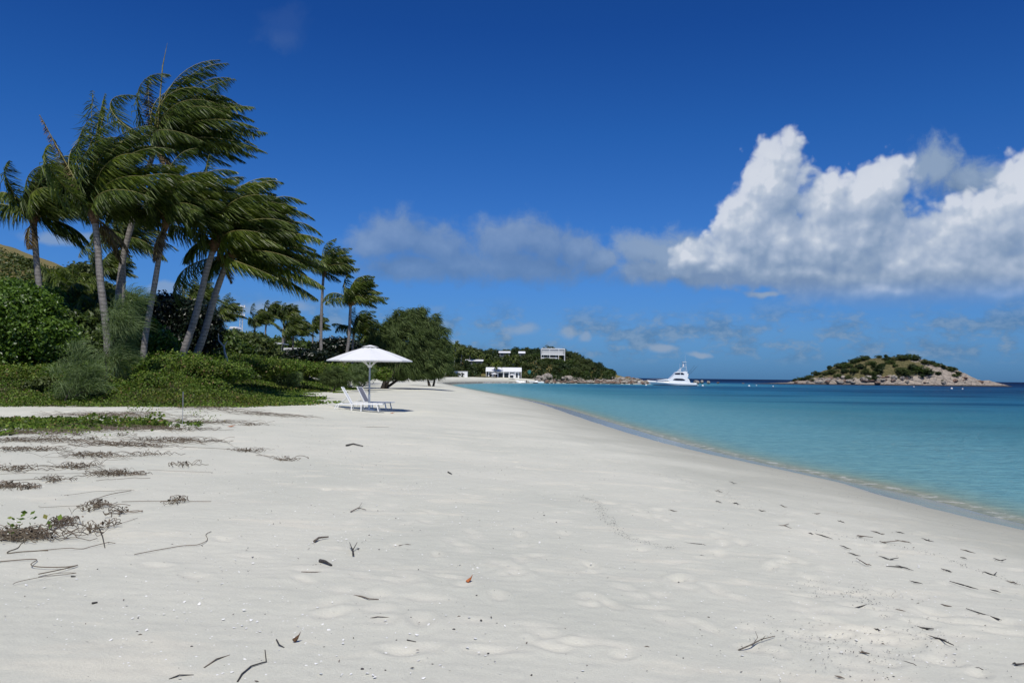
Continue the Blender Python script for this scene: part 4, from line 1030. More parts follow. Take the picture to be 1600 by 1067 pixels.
def canopy_mat():
    m, t, out = new_mat('white_canvas')
    tc = t.node('ShaderNodeTexCoord').outputs['Object']
    n = t.noise(tc, 2.0, 4, .6)
    d = t.node('ShaderNodeBsdfPrincipled'); t.put(d.inputs['Base Color'], t.mix(n, (0.80, 0.80, 0.79, 1), (0.74, 0.75, 0.76, 1))); d.inputs['Roughness'].default_value = 0.85
    t.put(d.inputs['Normal'], t.bump(t.noise(tc, 3.0, 3, .5), 0.35, 0.06))
    tr = t.node('ShaderNodeBsdfTranslucent'); tr.inputs[0].default_value = (0.7, 0.7, 0.68, 1)
    ms = t.node('ShaderNodeMixShader'); ms.inputs[0].default_value = 0.12
    t.l.new(d.outputs[0], ms.inputs[1]); t.l.new(tr.outputs[0], ms.inputs[2]); t.l.new(ms.outputs[0], out.inputs[0])
    return m
M['canopy'] = canopy_mat()
pb = on_ground(576.5, 640.5)
parasol('beach_parasol', pb, 'large white octagonal parasol standing open over the two sun loungers', R=1.95)

def lounger(b, rz, label, ang=58, group='sun loungers under the white parasol', sling='grey_fabric'):
    root = empty('sun_lounger', b, label, 'sun lounger', group, rz)
    # head end toward -x; seat plane 0.30 m high
    L0, L1, hinge, w = -1.02, 1.02, -0.36, 0.62
    fr = MB()
    for sy in (-1, 1):
        y = sy * w / 2
        fr.bar((L0 + .10, y, .30), (L1, y, .30), 0.035, 0.05)
    fr.bar((L1, -w / 2, .30), (L1, w / 2, .30), 0.035, 0.05); fr.bar((L0 + .12, -w / 2, .30), (L0 + .12, w / 2, .30), 0.035, 0.05)
    fr.build('frame', M['white_metal'], root)
    for sx, lean in ((-0.95, -.14), (-0.32, .0), (0.10, 0.0), (0.78, .08)):
        for sy in (-1, 1):
            y = sy * (w / 2 - .002)
            MB().bar((sx, y, .29), (sx + lean, y, -.03), 0.045, 0.035).build('leg', M['white_metal'], root)
    a = math.radians(ang); bl = 0.82
    q = (hinge - bl * math.cos(a), .315 + bl * math.sin(a))
    bk = empty('backrest', (0, 0, 0)); bk.parent = root
    bk = bk
    bf = MB()
    for sy in (-1, 1): bf.bar((hinge, sy * (w / 2 - .04), .325), (q[0], sy * (w / 2 - .04), q[1]), 0.05, 0.035)
    bf.bar((q[0], -w / 2 + .04, q[1]), (q[0], w / 2 - .04, q[1]), 0.045, 0.035)
    bpy.data.objects.remove(bk)
    bko = bf.build('backrest', M['white_metal'], root)
    nx, nzv = math.sin(a) * .012, math.cos(a) * .012
    s1 = MB(); s1.box(((hinge + q[0]) / 2, 0, (.325 + q[1]) / 2), (bl - .03, w - .10, 0.012), rot=(0, a, 0))
    s1.build('backrest_sling', M[sling], bko)
    for y in (-.2, .2): MB().bar((hinge - .32 * math.cos(a), y, .325 + .32 * math.sin(a)), (hinge - .5, y, .31), 0.015).build('support_strut', M['white_metal'], bko)
    s2 = MB()
    N = 10; xs = np.linspace(hinge + .03, L1 - .03, N); zz = .322 - .02 * np.sin(np.linspace(0, PI, N))
    for i in range(N - 1):
        s2.add([(xs[i], -w / 2 + .02, zz[i]), (xs[i + 1], -w / 2 + .02, zz[i + 1]), (xs[i + 1], w / 2 - .02, zz[i + 1]), (xs[i], w / 2 - .02, zz[i]),
                (xs[i], -w / 2 + .02, zz[i] - .01), (xs[i + 1], -w / 2 + .02, zz[i + 1] - .01), (xs[i + 1], w / 2 - .02, zz[i + 1] - .01), (xs[i], w / 2 - .02, zz[i] - .01)],
               [(0, 1, 2, 3), (7, 6, 5, 4), (0, 4, 5, 1), (3, 2, 6, 7)])
    s2.build('seat_sling', M[sling], root)
    return root
p = on_ground(562, 641.5); lounger(p, 0.05, 'front white-framed sun lounger, nearest the camera, seen side-on under the parasol', 60, sling='light_sling')
p = on_ground(583, 637.3); lounger(p, -0.28, 'rear sun lounger with grey mesh, standing just behind the parasol pole', 60)
p = on_ground(629, 597.5)
parasol('beach_parasol', p, 'far white parasol under the hanging branches of the big casuarina', R=1.6, rim=2.1, rise=0.5, detail=False)
G5 = 'far sun loungers in the casuarina shade'
for k, (px, py) in enumerate([(643, 593), (662, 592), (669, 592)]):
    p = on_ground(px, py)
    o = lounger(p, 0.3, ['leftmost far sun lounger right of the far parasol', 'middle far sun lounger in the casuarina shade', 'rightmost far sun lounger at the edge of the casuarina shade'][k], 58, G5, 'light_sling')
p = on_ground(284.5, 664); 
tag(MB().tube([(0, 0, -.2), (0.01, 0, .5), (0, 0, 1.0)], 0.009, 6).build('marker_stake', M['grey_metal'], None, p), 'thin pale stake stuck upright in the sand left of the dry vines', 'stake')

# ------------------------------------------------------------------ rocks and the island
def ico(sub):
    import bmesh
    bm = bmesh.new(); bmesh.ops.create_icosphere(bm, subdivisions=sub, radius=1.0)
    V = np.array([v.co[:] for v in bm.verts]); F = [tuple(v.index for v in f.verts) for f in bm.faces]; bm.free(); return V, F
ICO3 = ico(3); ICO4 = ico(4)
def rock_mesh(seed, mat, flat=0.75, big=False):
    V, F = (ICO4 if big else ICO3); V = V.copy(); rng = np.random.default_rng(seed)
    for _ in range(7):                                   # shear off facets
        n = nz(rng.normal(0, 1, 3)); d = rng.uniform(.55, .85)
        ex = V @ n - d; V = V - np.outer(np.maximum(ex, 0) * .8, n)
    V = V * (1 + 0.16 * fbm(V[:, 0] * 2 + seed, V[:, 1] * 2 + V[:, 2] * 1.7, 4, seed))[:, None]
    V[:, 2] *= flat
    o = MB().add(V, F, 0, True).build('boulder', M[mat]); return o
ROCKS = [rock_mesh(s_, 'rock', f_) for s_, f_ in ((1, .7), (2, .9), (3, .6), (4, .8))] + [rock_mesh(5, 'rock_red', .6), rock_mesh(6, 'rock_red', .75)]
used_rocks = set()
def put_rock(k, loc, sc, rz, label, group):
    src = ROCKS[k % len(ROCKS)]
    if k % len(ROCKS) in used_rocks:
        o = src.copy(); COL.objects.link(o)
    else: o = src; used_rocks.add(k % len(ROCKS))
    o.location = loc; o.scale = sc; o.rotation_euler = (0.1 * math.sin(k), 0.1 * math.cos(k * 2), rz)
    return tag(o, label, 'rock', group)

ID = 545.0
mpp = ID / F0
prof = [(20, 0), (50, .5), (230, 2.5), (300, 6), (360, 11), (440, 20), (500, 27), (580, 34), (690, 40), (800, 42.5), (920, 43), (1000, 40), (1110, 32), (1200, 23), (1240, 17), (1300, 9.5), (1320, 8), (1370, 9), (1420, 5.5), (1470, 2), (1500, 0)]
pxs = np.array([1170 + a * .269 for a, b in prof]); ph = np.array([b for a, b in prof]) * mpp
def isl_h(X, Y):
    """height of the island at a point"""
    pxq = 800 + (X / ID) * F0
    H = np.interp(pxq, pxs, ph)
    Wd = 6 + 26 * np.sqrt(np.clip(H / 19.0, 0, 1)); Wd = np.where(H <= 0.02, 0.5, Wd)
    yy = (Y - ID) / Wd
    dome = 1 - np.abs(yy) ** 2.3
    z = H * np.maximum(dome, -1)
    rough = 0.9 * fbm(X * .22, Y * .22, 4, 90) + 0.5 * np.abs(fbm(X * .6, Y * .6, 3, 91))
    z = np.where(dome > 0, z + rough * np.clip(H / 8, 0, 1) * np.clip(dome * 4, 0, 1), -1.5)
    return z
def make_island():
    x0 = (1165 - 800) / F0 * ID; x1 = (1582 - 800) / F0 * ID
    xs = np.linspace(x0, x1, 420); ys = np.linspace(ID - 36, ID + 36, 170)
    X, Y = np.meshgrid(xs, ys, indexing='ij'); Z = isl_h(X, Y)
    Z = np.where(Z < 0.05, np.minimum(Z, 0.05) - 0.6, Z)
    n, m = X.shape; i = np.arange(n - 1)[:, None]; j = np.arange(m - 1)[None, :]
    F = np.stack([i * m + j, (i + 1) * m + j, (i + 1) * m + j + 1, i * m + j + 1], -1).reshape(-1, 4)
    keep = (Z.ravel()[F] > -0.9).any(1); F = F[keep]
    o = new_mesh_obj('island', np.stack([X.ravel(), Y.ravel(), Z.ravel()], 1), F.ravel(), np.full(len(F), 4), island_mat(), None, None, True)
    tag(o, 'small granite island with grass and a bare pale rock flank', None, None, 'structure')
def island_mat():
    m, t, out = new_mat('island_rock_and_grass')
    P = t.node('ShaderNodeNewGeometry').outputs['Position']
    sp = t.node('ShaderNodeSeparateXYZ'); t.put(sp.inputs[0], P)
    n = t.noise(P, 0.12, 6, 0.65); n2 = t.noise(t.mapping(P, (1, 1, 2.2), (0.0, 0.35, 0)), 0.35, 6, 0.7)
    rock = t.mix(t.mr(n2, 0.3, 0.7), (0.56, 0.47, 0.38, 1), (0.36, 0.315, 0.265, 1))
    rock = t.mix(t.mr(t.noise(t.mapping(P, (.4, 1, 2.5), (0, .4, 0)), 0.5, 4, .6), 0.55, 0.72, 0, 0.75), rock, (0.10, 0.085, 0.075, 1))
    cr = t.voro(t.mapping(P, (1, 1, 1.3), (0, .5, .3)), 0.16, 'DISTANCE_TO_EDGE')
    rock = t.mix(t.mr(cr, 0.0, 0.045, 0.6, 0.0), rock, (0.06, 0.05, 0.045, 1))
    grass = t.mix(t.mr(t.noise(P, 0.7, 5, 0.7), 0.3, 0.7), (0.25, 0.205, 0.10, 1), (0.075, 0.085, 0.03, 1))
    # rock to the east and low down; grass on the western back
    xx = t.mr(sp.outputs[0], at_d(1375, 590, ID)[0], at_d(1460, 590, ID)[0], 0.0, 1.0)
    low = t.mr(sp.outputs[2], 7.5, 2.5)
    msk = t.mr(t.math('ADD', t.math('ADD', t.math('MULTIPLY', xx, 0.9), t.math('MULTIPLY', low, 0.8)), t.math('MULTIPLY_ADD', n, 1.6, -0.8)), 0.30, 0.48, 0, 1, True)
    col = t.mix(msk, grass, rock)
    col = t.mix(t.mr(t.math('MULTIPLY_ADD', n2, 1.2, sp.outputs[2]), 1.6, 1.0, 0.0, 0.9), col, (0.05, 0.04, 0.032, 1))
    principled(t, out, col, 0.9, t.bump(t.math('ADD', t.math('ADD', n2, t.math('MULTIPLY', t.mr(cr, 0, .15), .5)), t.noise(P, 1.5, 4, .7)), 1.0, 1.4), 0, 0.15)
    return m
make_island()

def clump_bush(seed, n, leaf, mat, shape, trunk=0.0):
    rng = np.random.default_rng(seed)
    bl = [((rng.normal(0, .38), rng.normal(0, .38), trunk + 0.5 + rng.normal(0, .15)), (rng.uniform(.4, .7), rng.uniform(.4, .7), rng.uniform(.35, .6))) for _ in range(shape)]
    mb = MB().quads(leaf_cloud(rng, bl, n, leaf, 14, flat=.6, spread=.18), 0)
    mb.tube([(0, 0, -.6), (0.03, 0, .2 + trunk), (0, 0, .6 + trunk)], [.09, .06, .02], 6, 1)
    return mb.build('far_tree', [M[mat], M['bark_grey']])
FT = [clump_bush(500 + k, 2400, 0.10, mt, sh, tr) for k, (mt, sh, tr) in enumerate([('tree', 5, .25), ('tree_olive', 6, .3), ('tree', 7, .2), ('tree_dark2', 5, .35), ('tree_olive', 4, .4)])] if False else []
M['tree_mid'] = leaf_mat('mid_tree_leaves', (0.014, 0.030, 0.008), (0.05, 0.075, 0.02), 0.15, 0.5, 0.3)
FT = [clump_bush(500 + k, 2400, 0.10, mt, sh, tr) for k, (mt, sh, tr) in enumerate([('tree', 5, .25), ('tree_olive', 6, .3), ('tree_mid', 7, .2), ('tree_mid', 5, .35), ('tree_olive', 4, .4)])]
used_ft = set()
def put_tree(k, loc, sc, rz, label, group, name='far_tree', cat='tree'):
    k = k % len(FT); src = FT[k]
    if k in used_ft: o = src.copy(); COL.objects.link(o)
    else: o = src; used_ft.add(k)
    o.name = name
    o.location = loc; o.scale = sc; o.rotation_euler = (0, 0, rz); return tag(o, label, cat, group)
ri = np.random.default_rng(9)
# island bushes: (photo pixel x, pixel y, radius px)
spots = [(1243, 590, 4), (1250, 589, 5), (1259, 591, 5), (1266, 588, 5), (1273, 582, 5), (1279, 583, 5), (1268, 593, 4), (1296, 574, 5), (1300, 580, 6), (1310, 572, 6), (1318, 568, 6), (1326, 570, 7), (1334, 565, 6), (1341, 562, 6), (1348, 560, 6),
         (1356, 558, 6), (1362, 566, 6), (1345, 572, 7), (1335, 578, 6), (1352, 581, 6), (1318, 579, 6), (1308, 586, 5), (1372, 575, 9), (1366, 583, 6), (1356, 592, 5), (1387, 560, 6), (1392, 565, 6), (1384, 556, 4), (1374, 556, 4),
         (1406, 559, 7), (1414, 557, 7), (1423, 556, 8), (1432, 560, 6), (1408, 579, 9), (1416, 584, 7), (1424, 572, 8), (1434, 576, 10), (1446, 580, 8), (1453, 582, 5), (1446, 566, 6), (1456, 566, 6), (1466, 569, 6), (1474, 573, 5), (1484, 575, 6), (1490, 578, 5),
         (1497, 582, 5), (1492, 586, 4), (1467, 583, 4), (1465, 582, 3), (1325, 590, 5), (1364, 590, 6), (1472, 594, 2), (1330, 560, 4), (1290, 583, 5), (1284, 590, 4), (1380, 570, 5), (1399, 571, 4), (1440, 587, 5)]
def isl_pt(px, py):
    d = ray(px, py)
    for y in np.arange(ID - 34, ID + 10, 0.5):
        q = d * (y / d[1]); z = isl_h(np.array([q[0]]), np.array([q[1]]))[0]
        if CAM_H + q[2] <= z: return np.array([q[0], q[1], z])
    q = d * (ID / d[1]); return np.array([q[0], q[1], isl_h(np.array([q[0]]), np.array([q[1]]))[0]])
for k, (px, py, r) in enumerate(spots):
    q = isl_pt(px, py + r * 0.6); s_ = r * mpp * 0.98
    put_tree(k * 3 + 2, q - np.array([0, 0, s_ * .25]), (s_ * 1.15, s_ * 1.15, s_ * .9), k * 1.7, 'round dark green bush growing on the rocky island', 'bushes on the island', 'island_bush', 'bush')
for k in range(75):
    px = ri.uniform(1232, 1400) if k < 60 else ri.uniform(1400, 1555); py = ri.uniform(590, 600)
    q = isl_pt(px, py); r = ri.uniform(0.8, 2.4) * (0.7 if px < 1260 else 1)
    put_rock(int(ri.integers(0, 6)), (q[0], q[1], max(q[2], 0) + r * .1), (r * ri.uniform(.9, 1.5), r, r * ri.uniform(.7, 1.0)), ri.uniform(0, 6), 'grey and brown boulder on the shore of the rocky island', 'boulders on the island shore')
for k, (px, r) in enumerate([(1517, 2.6), (1523, 3.2), (1530, 2.4)]):
    q = at_d(px, 590, ID - 6); put_rock(k, (q[0], q[1], 1.0), (r * 1.5, r, r * .9), k * .6, ['left', 'middle', 'right'][k] + ' one of three leaning slabs at the bare right tip of the island', 'slabs at the island tip')
for k in range(9):
    q = at_d(1185 + k * 6 + ri.normal(0, 1.5), 590, ID - 10); r = ri.uniform(.6, 1.2)
    put_rock(4, (q[0], q[1], .1), (r * 2.2, r, r * .5), ri.uniform(0, 3), 'low dark rock awash left of the island', 'low rocks awash')

# headland rocks
rh = np.random.default_rng(12)
cnt = 0
while cnt < 260:
    px = rh.uniform(835, 990) if cnt > 25 else rh.uniform(950, 1012); Y = rh.uniform(374, 430)
    X = (px - 800) / F0 * Y
    Z, s_, v_ = base_z(np.array([X]), np.array([Y])); s_ = s_[0]; v_ = v_[0]; z = Z[0]
    if s_ < -3 and not (cnt <= 25 and s_ > -26 and px > 960): continue
    if v_ > 5 or (v_ < -3 and px < 870 and s_ > 1): continue
    if s_ > 5 and v_ < -12: continue
    if px > 868 and cnt % 2 and not (-0.5 < s_ < 6): continue
    r = rh.uniform(0.45, 1.0) ** 1.0 * rh.uniform(.8, 1.9) * (1.05 if px > 880 else .8) * (0.6 if s_ < 0 else 1)
    k = int(rh.integers(0, 4)) if (s_ > 3.5 and rh.random() < .8) else int(rh.choice([4, 5, 0, 2]))
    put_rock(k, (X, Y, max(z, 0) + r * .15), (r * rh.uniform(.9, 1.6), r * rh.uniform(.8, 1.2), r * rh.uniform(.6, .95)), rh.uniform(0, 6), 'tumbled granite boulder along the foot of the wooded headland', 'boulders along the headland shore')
    cnt += 1
def lone_rock(px, py, d, w, h, k, label, group=None):
    q = at_d(px, py, d); m_ = d / F0
    put_rock(k, (q[0], q[1], q[2] - h * m_ * .45), (w * m_ / 2 * 1.1, w * m_ / 2, h * m_ * .8), 0.4 * k, label, group)
lone_rock(855, 585, 389, 20, 12, 1, 'largest smooth pale boulder between the beach house and the rocky shore')
lone_rock(888, 587, 391, 15, 9, 3, 'broad pale boulder right of the largest one, among smaller rocks')
lone_rock(842, 587, 387, 9, 7, 0, 'small grey boulder touching the left side of the largest one')
lone_rock(927, 575, 415, 6, 7, 1, 'pale rock face showing among trees near the headland tip')
lone_rock(880, 588, 388, 6, 6, 2, 'small round boulder between the two large pale ones')
for k, (px, w, h) in enumerate([(1088, 9, 7), (1097, 6, 4.5), (1107, 6, 6.5)]):
    lone_rock(px, 594.5, 450, w, h, k, ['left and widest of the three rocks standing in the sea behind the motor yacht', 'low middle rock of the three standing in the sea behind the motor yacht', 'right upright rock of the three standing in the sea behind the motor yacht'][k], 'sea rocks behind the yacht')
lone_rock(1122, 597, 440, 6, 2.5, 4, 'low dark rock with sea around it, right of the three sea rocks')
lone_rock(1161, 598.4, 440, 4, 1.2, 5, 'tiny dark rock barely above water between yacht and island')

# ------------------------------------------------------------------ headland trees, palms
re_ = np.random.default_rng(31)
cand = []
for _ in range(16000):
    Y = re_.uniform(365, 520); px = re_.uniform(676, 958); X = (px - 800) / F0 * Y
    cand.append((X, Y, px))
def hill_pt(px, py, y0=372, y1=520):
    dirs = ray(px, py); ys = np.arange(y0, y1, 0.5); q = dirs[None] * (ys / dirs[1])[:, None]
    z = base_z(q[:, 0], q[:, 1])[0]; hit = np.where(CAM_H + q[:, 2] <= z)[0]
    i = hit[0] if len(hit) else int(np.argmax(z - q[:, 2])); return np.array([q[i, 0], q[i, 1], z[i]])
PH1 = hill_pt(741, 572.5); PH2 = hill_pt(788, 561); PH3 = hill_pt(815, 561); PFB = hill_pt(863.5, 563)
CLEAR = [(741, 16, PH1[1], 2), (788, 11, PH2[1], 2), (815, 8, PH3[1], 2), (863.5, 22, PFB[1], 5)]
print('hill points', PH1, PH2, PH3, PFB)
cand = np.array(cand); Zc, Sc, Vc = base_z(cand[:, 0], cand[:, 1])
ok = np.where((Vc > 1.5) & (Vc < 62))[0]
chosen = []
for i in ok:
    X, Y, px = cand[i]
    if 759 < px < 815 and Y < 397: continue
    if 708 < px < 734 and Y < 380: continue
    if any(abs(px - hx) < hw_ and hy - dn < Y < hy + 5 for hx, hw_, hy, dn in CLEAR): continue
    if all((X - a) ** 2 + (Y - b) ** 2 > 3.0 ** 2 for a, b, *_ in chosen): chosen.append((X, Y, px, Zc[i], Vc[i]))
    if len(chosen) >= 295: break
for k, (X, Y, px, z, v) in enumerate(chosen):
    s_ = re_.uniform(2.0, 3.4) * (0.7 if v < 6 else 1.0) * (0.75 if px > 915 else 1)
    hh_ = s_ * re_.uniform(.85, 1.25) * (1.25 if px < 760 else 1)
    if 735 < px < 880 and Y < 437: hh_ *= 0.72; s_ *= .9
    put_tree(int(re_.integers(0, 5)), (X, Y, z - .2), (s_, s_, hh_), re_.uniform(0, 6), 'dark green tree among the many covering the headland', 'trees covering the headland')
G6 = 'coconut palms on the headland'
hp = [(776, 571, 383, 4.2, 'largest coconut palm in front of the beach house roof, left end'), (803, 562, 398, 3.8, 'coconut palm rising behind the right half of the beach house'),
      (815, 572, 405, 3.4, 'yellowish coconut palm right of the beach house'), (735, 552, 395, 3.6, 'coconut palm above the low white cabin'), (722, 550, 390, 3.6, 'coconut palm behind the left edge of the white cabin'),
      (748, 556, 400, 3.5, 'coconut palm over the left end of the mid-slope white roof'), (760, 560, 402, 3.5, 'coconut palm in front of the right end of the mid-slope white roof'), (706, 556, 365, 3.8, 'coconut palm just right of the casuarina'),
      (698, 566, 352, 3.6, 'low coconut palm against the casuarina edge'), (828, 578, 408, 2.6, 'short bright palm beside the teal tank'), (790, 560, 412, 3.3, 'coconut palm just below the ridge house'), (712, 541, 385, 3.8, 'highest coconut palm on the skyline left of the white cabin')]
for k, (px, py, d, L, lab) in enumerate(hp):
    palm((px - 3, 590), d, (px, py), L, 700 + k, lab, 16, 30, 0.25, G6, r0=0.2, lw=0.16, bright=0.35, side_bias=0.05, emin=-15, grav=1.0)

# undergrowth between the trees: one mass
ux = re_.uniform(676, 962, 60000); uy = re_.uniform(365, 520, 60000); uX = (ux - 800) / F0 * uy
uz, us, uv_ = base_z(uX, uy); k_ = (uv_ > 0.5) & (uv_ < 70) & ~((np.abs(uX + 4.0) < 11) & (uy < 394)) & ~((np.abs(ux - 863) < 20) & (uy > PFB[1] - 3) & (uy < PFB[1] + 6)); 
carpet('headland_undergrowth', np.column_stack([uX, uy, uz])[k_], 0.75, 'tree_mid', re_, 1.9, 'dense dark undergrowth between the trees of the headland')
# ------------------------------------------------------------------ buildings
def house(name, px, d, w, dep, zb, hwall, rise, over, label, openings, posts=0, group=None, rz=0.0, roof='roof', wall='white_paint'):
    q = at_d(px, 590, d); root = empty(name, (q[0], d, zb), label, 'house', group, rz)
    MB().box((0, 0, hwall / 2 - .5), (w, dep, hwall + 1)).build('wall', M[wall], root)
    rf = MB(); hw, hd = w / 2 + over, dep / 2 + over
    V = [(-hw, -hd, hwall + .02), (hw, -hd, hwall + .02), (hw, hd, hwall + .02), (-hw, hd, hwall + .02), (-hw, 0, hwall + rise), (hw, 0, hwall + rise)]
    V2 = [(x, y, z + .14) for x, y, z in V]
    rf.add(V + V2, [(6, 7, 11, 10), (9, 10, 11, 8), (0, 4, 5, 1), (3, 2, 5, 4), (0, 1, 7, 6), (2, 3, 9, 8), (0, 6, 10, 4), (4, 10, 9, 3), (1, 5, 11, 7), (5, 2, 8, 11)])
    rf.add([(-w/2, -dep/2, hwall), (-w/2, dep/2, hwall), (-w/2, 0, hwall + rise * .9)], [(0, 1, 2)]).add([(w/2, -dep/2, hwall), (w/2, dep/2, hwall), (w/2, 0, hwall + rise * .9)], [(0, 2, 1)])
    rf.build('roof', M[roof], root)
    for x, ww, z0, z1 in openings:
        f = MB().box((x, -dep / 2 - .02, (z0 + z1) / 2), (ww, .06, z1 - z0)).build('window', M['dark_glass'], root)
        fr = MB(); y = -dep / 2 - .06
        fr.box((x - ww / 2, y, (z0 + z1) / 2), (.10, .07, z1 - z0 + .1)).box((x + ww / 2, y, (z0 + z1) / 2), (.10, .07, z1 - z0 + .1)).box((x, y, z1), (ww - .1, .06, .1)).box((x, y, z0), (ww - .1, .06, .1))
        fr.build('frame', M[wall], f)
    for k in range(posts):
        x = -hw + .3 + (2 * hw - .6) * k / max(1, posts - 1)
        MB().bar((x, -hd + .15, -1), (x, -hd + .15, hwall), 0.2).build('post', M['white_metal'], root)
    return root
# beach house, d = 386 m: 1 px = 0.31 m
house('beach_house', 787, 389, 15.2, 7, gz(-4.0, 386) - .1, 3.0, 2.0, 1.1, 'long low white beach house with a pitched white roof and veranda behind the sand',
      [(-6.2, 1.6, .1, 2.4), (-3.9, 1.8, .1, 2.5), (-1.4, 2.2, .1, 2.5), (1.3, 2.2, .1, 2.5), (3.9, 1.8, .1, 2.5), (6.4, 1.0, .2, 2.4)], 7)
def gzw(px, d): q = at_d(px, 590, d); return gz(q[0], q[1])
q = at_d(720.5, 590, 372)
cb = empty('beach_cabin', (q[0], 372, gz(q[0], 372) - .1), 'plain white box-shaped cabin with a dark doorway at the back of the beach', 'cabin')
MB().box((0, 0, 1.0), (6.0, 3.0, 3.0)).build('wall', M['white_paint'], cb)
MB().box((0, 0, 2.6), (6.2, 3.2, .16)).build('roof', M['roof'], cb)
MB().box((1.0, -1.52, 0.85), (1.2, .08, 1.7)).build('door', M['dark'], cb)
MB().box((1.35, -1.58, 0.55), (.35, .08, 1.0)).build('door_panel', M['white_paint'], cb)
house('hillside_house', 741, PH1[1], 8.0, 5, PH1[2] + .9, 1.6, 0.8, .5, 'white-roofed house halfway up the wooded slope behind the cabin', [(-2.2, 1.5, .3, 1.3), (0.5, 1.6, .3, 1.3), (2.8, 1.0, .3, 1.3)], wall='shade')
house('ridge_house', 788, PH2[1], 5.4, 5, PH2[2] + 1.5, 1.5, 0.9, .4, 'small white-roofed house on the ridge above the beach house', [(-1.2, 1.4, .3, 1.2), (1.2, 1.4, .3, 1.2)], wall='shade')
house('ridge_house', 815, PH3[1], 2.9, 4, PH3[2] + 1.5, 1.4, 1.0, .35, 'tiny white-roofed house on the ridge between the ridge house and the white frame building', [(0, 1.0, .3, 1.1)], wall='shade')
# white frame building on the ridge
q = PFB; q[2] = at_d(863.5, 561, q[1])[2]
fb = empty('frame_building', (q[0], q[1], q[2]), 'modern white two-storey frame building with vertical screens on the headland ridge', 'building')
kf = q[1] / 440.0; Wf, Hf, Df = 12.9 * kf, 5.5 * kf, 6.0
z1 = 2.3 * kf
f = MB()
for x in (-Wf / 2, Wf / 2): 
    for y in (-Df / 2, Df / 2): f.bar((x, y, -2.5), (x, y, Hf), .28)
for z in (z1, Hf):
    for y in (-Df / 2, Df / 2): f.bar((-Wf / 2 + .15, y, z), (Wf / 2 - .15, y, z), .27, .38)
    for x in (-Wf / 2, Wf / 2): f.bar((x, -Df / 2 + .15, z), (x, Df / 2 - .15, z), .27, .36)
f.build('frame', M['white_paint'], fb)
MB().box((0, 0, Hf + .24), (Wf + .2, Df + .2, .1)).build('roof', M['roof'], fb)
MB().box((0, 0, z1 - .02), (Wf - .4, Df - .4, .25)).build('floor_slab', M['white_paint'], fb)
for k in range(1, 3): MB().bar((-Wf / 2 + Wf * (.36 if k == 1 else .74), -Df / 2 - .02, -2.5), (-Wf / 2 + Wf * (.36 if k == 1 else .74), -Df / 2 - .02, Hf), .26).build('column', M['white_paint'], fb)
M['screen'] = simple('pale_screen_slats', (0.62, 0.63, 0.63), 0.6)
for k in range(30):
    x = -Wf / 2 + .5 + (Wf - 1.0) * k / 29
    MB().box((x, -Df / 2 + .12, (z1 + Hf) / 2), (.22, .08, Hf - z1 - .4)).build('screen_slat', M['screen'], fb)
MB().box((-.2, -.4, (z1 + Hf) / 2), (Wf - 1.6, 4.2, Hf - z1 - .5)).build('upper_room', M['screen'], fb)
MB().box((-1.6, .6, 1.0), (8.4, 3.0, 3.2)).build('lower_room', M['shade'], fb)
for x in (-4.8, -2.8, 1.6): MB().box((x, -.96, 1.0), (.55, .08, 2.8)).build('wall_panel', M['white_paint'], fb)
MB().bar((-Wf / 2 + .2, -Df / 2 + .05, .5), (2.3, -Df / 2 + .05, .5), .1, .5).build('railing', M['white_paint'], fb)
# small white huts in the thicket
q = at_d(433, 562, 112); hz = gzw(433, 112)
h1 = empty('white_hut', (q[0], 112, hz), 'white hut with a skillion roof and open porch half hidden by the dense palm cluster', 'house')
MB().box((0.5, 0.8, 1.6), (1.7, 2.0, 3.2 + 0.2)).build('wall', M['shade'], h1)
MB().box((-.1, 0, at_d(433, 536, 112)[2] - hz), (2.4, 3.4, .16), rot=(0, .12, 0)).build('roof', M['roof'], h1)
for x in (-.3, 0.55): MB().bar((x, -1.2, -.2), (x, -1.2, at_d(433, 537, 112)[2] - hz), .16).build('post', M['white_paint'], h1)
MB().box((0.1, -1.25, 1.2), (.5, .06, .9)).build('panel', M['white_paint'], h1)
G7 = 'pale bungalows behind the thicket'
for px, py, d, w, lab in [(486, 551, 125, 3.2, 'pale bungalow roof right of the white hut, left of the slender tall palm'), (458, 549, 125, 3.4, 'grey-roofed bungalow behind the dense palm cluster'), (403, 537, 118, .9, 'small white gable poking out of the thicket left of the white hut'), (317, 547, 80, 1.1, 'white porch corner in the bushes right of the leaning palm trunks'), (368, 514, 190, 1.6, 'small white box on the hill right below the lattice mast')]:
    q = at_d(px, py, d); hz = gzw(px, d)
    hb = empty('bungalow', (q[0], d, hz), lab, 'house', G7); zt = max(q[2] - hz, 1.0)
    MB().box((0, 0, zt / 2 - .1), (w * .9, 2.5, zt - .1)).build('wall', M['white_paint' if w < 2 else 'concrete'], hb)
    MB().prism([(-w / 2 - .2, zt), (w / 2 + .2, zt), (w / 2 - .1, zt + .5), (-w / 2 + .1, zt + .5)], -1.6, 1.6).build('roof', M['roof'] if w < 2 else M['screen'], hb)
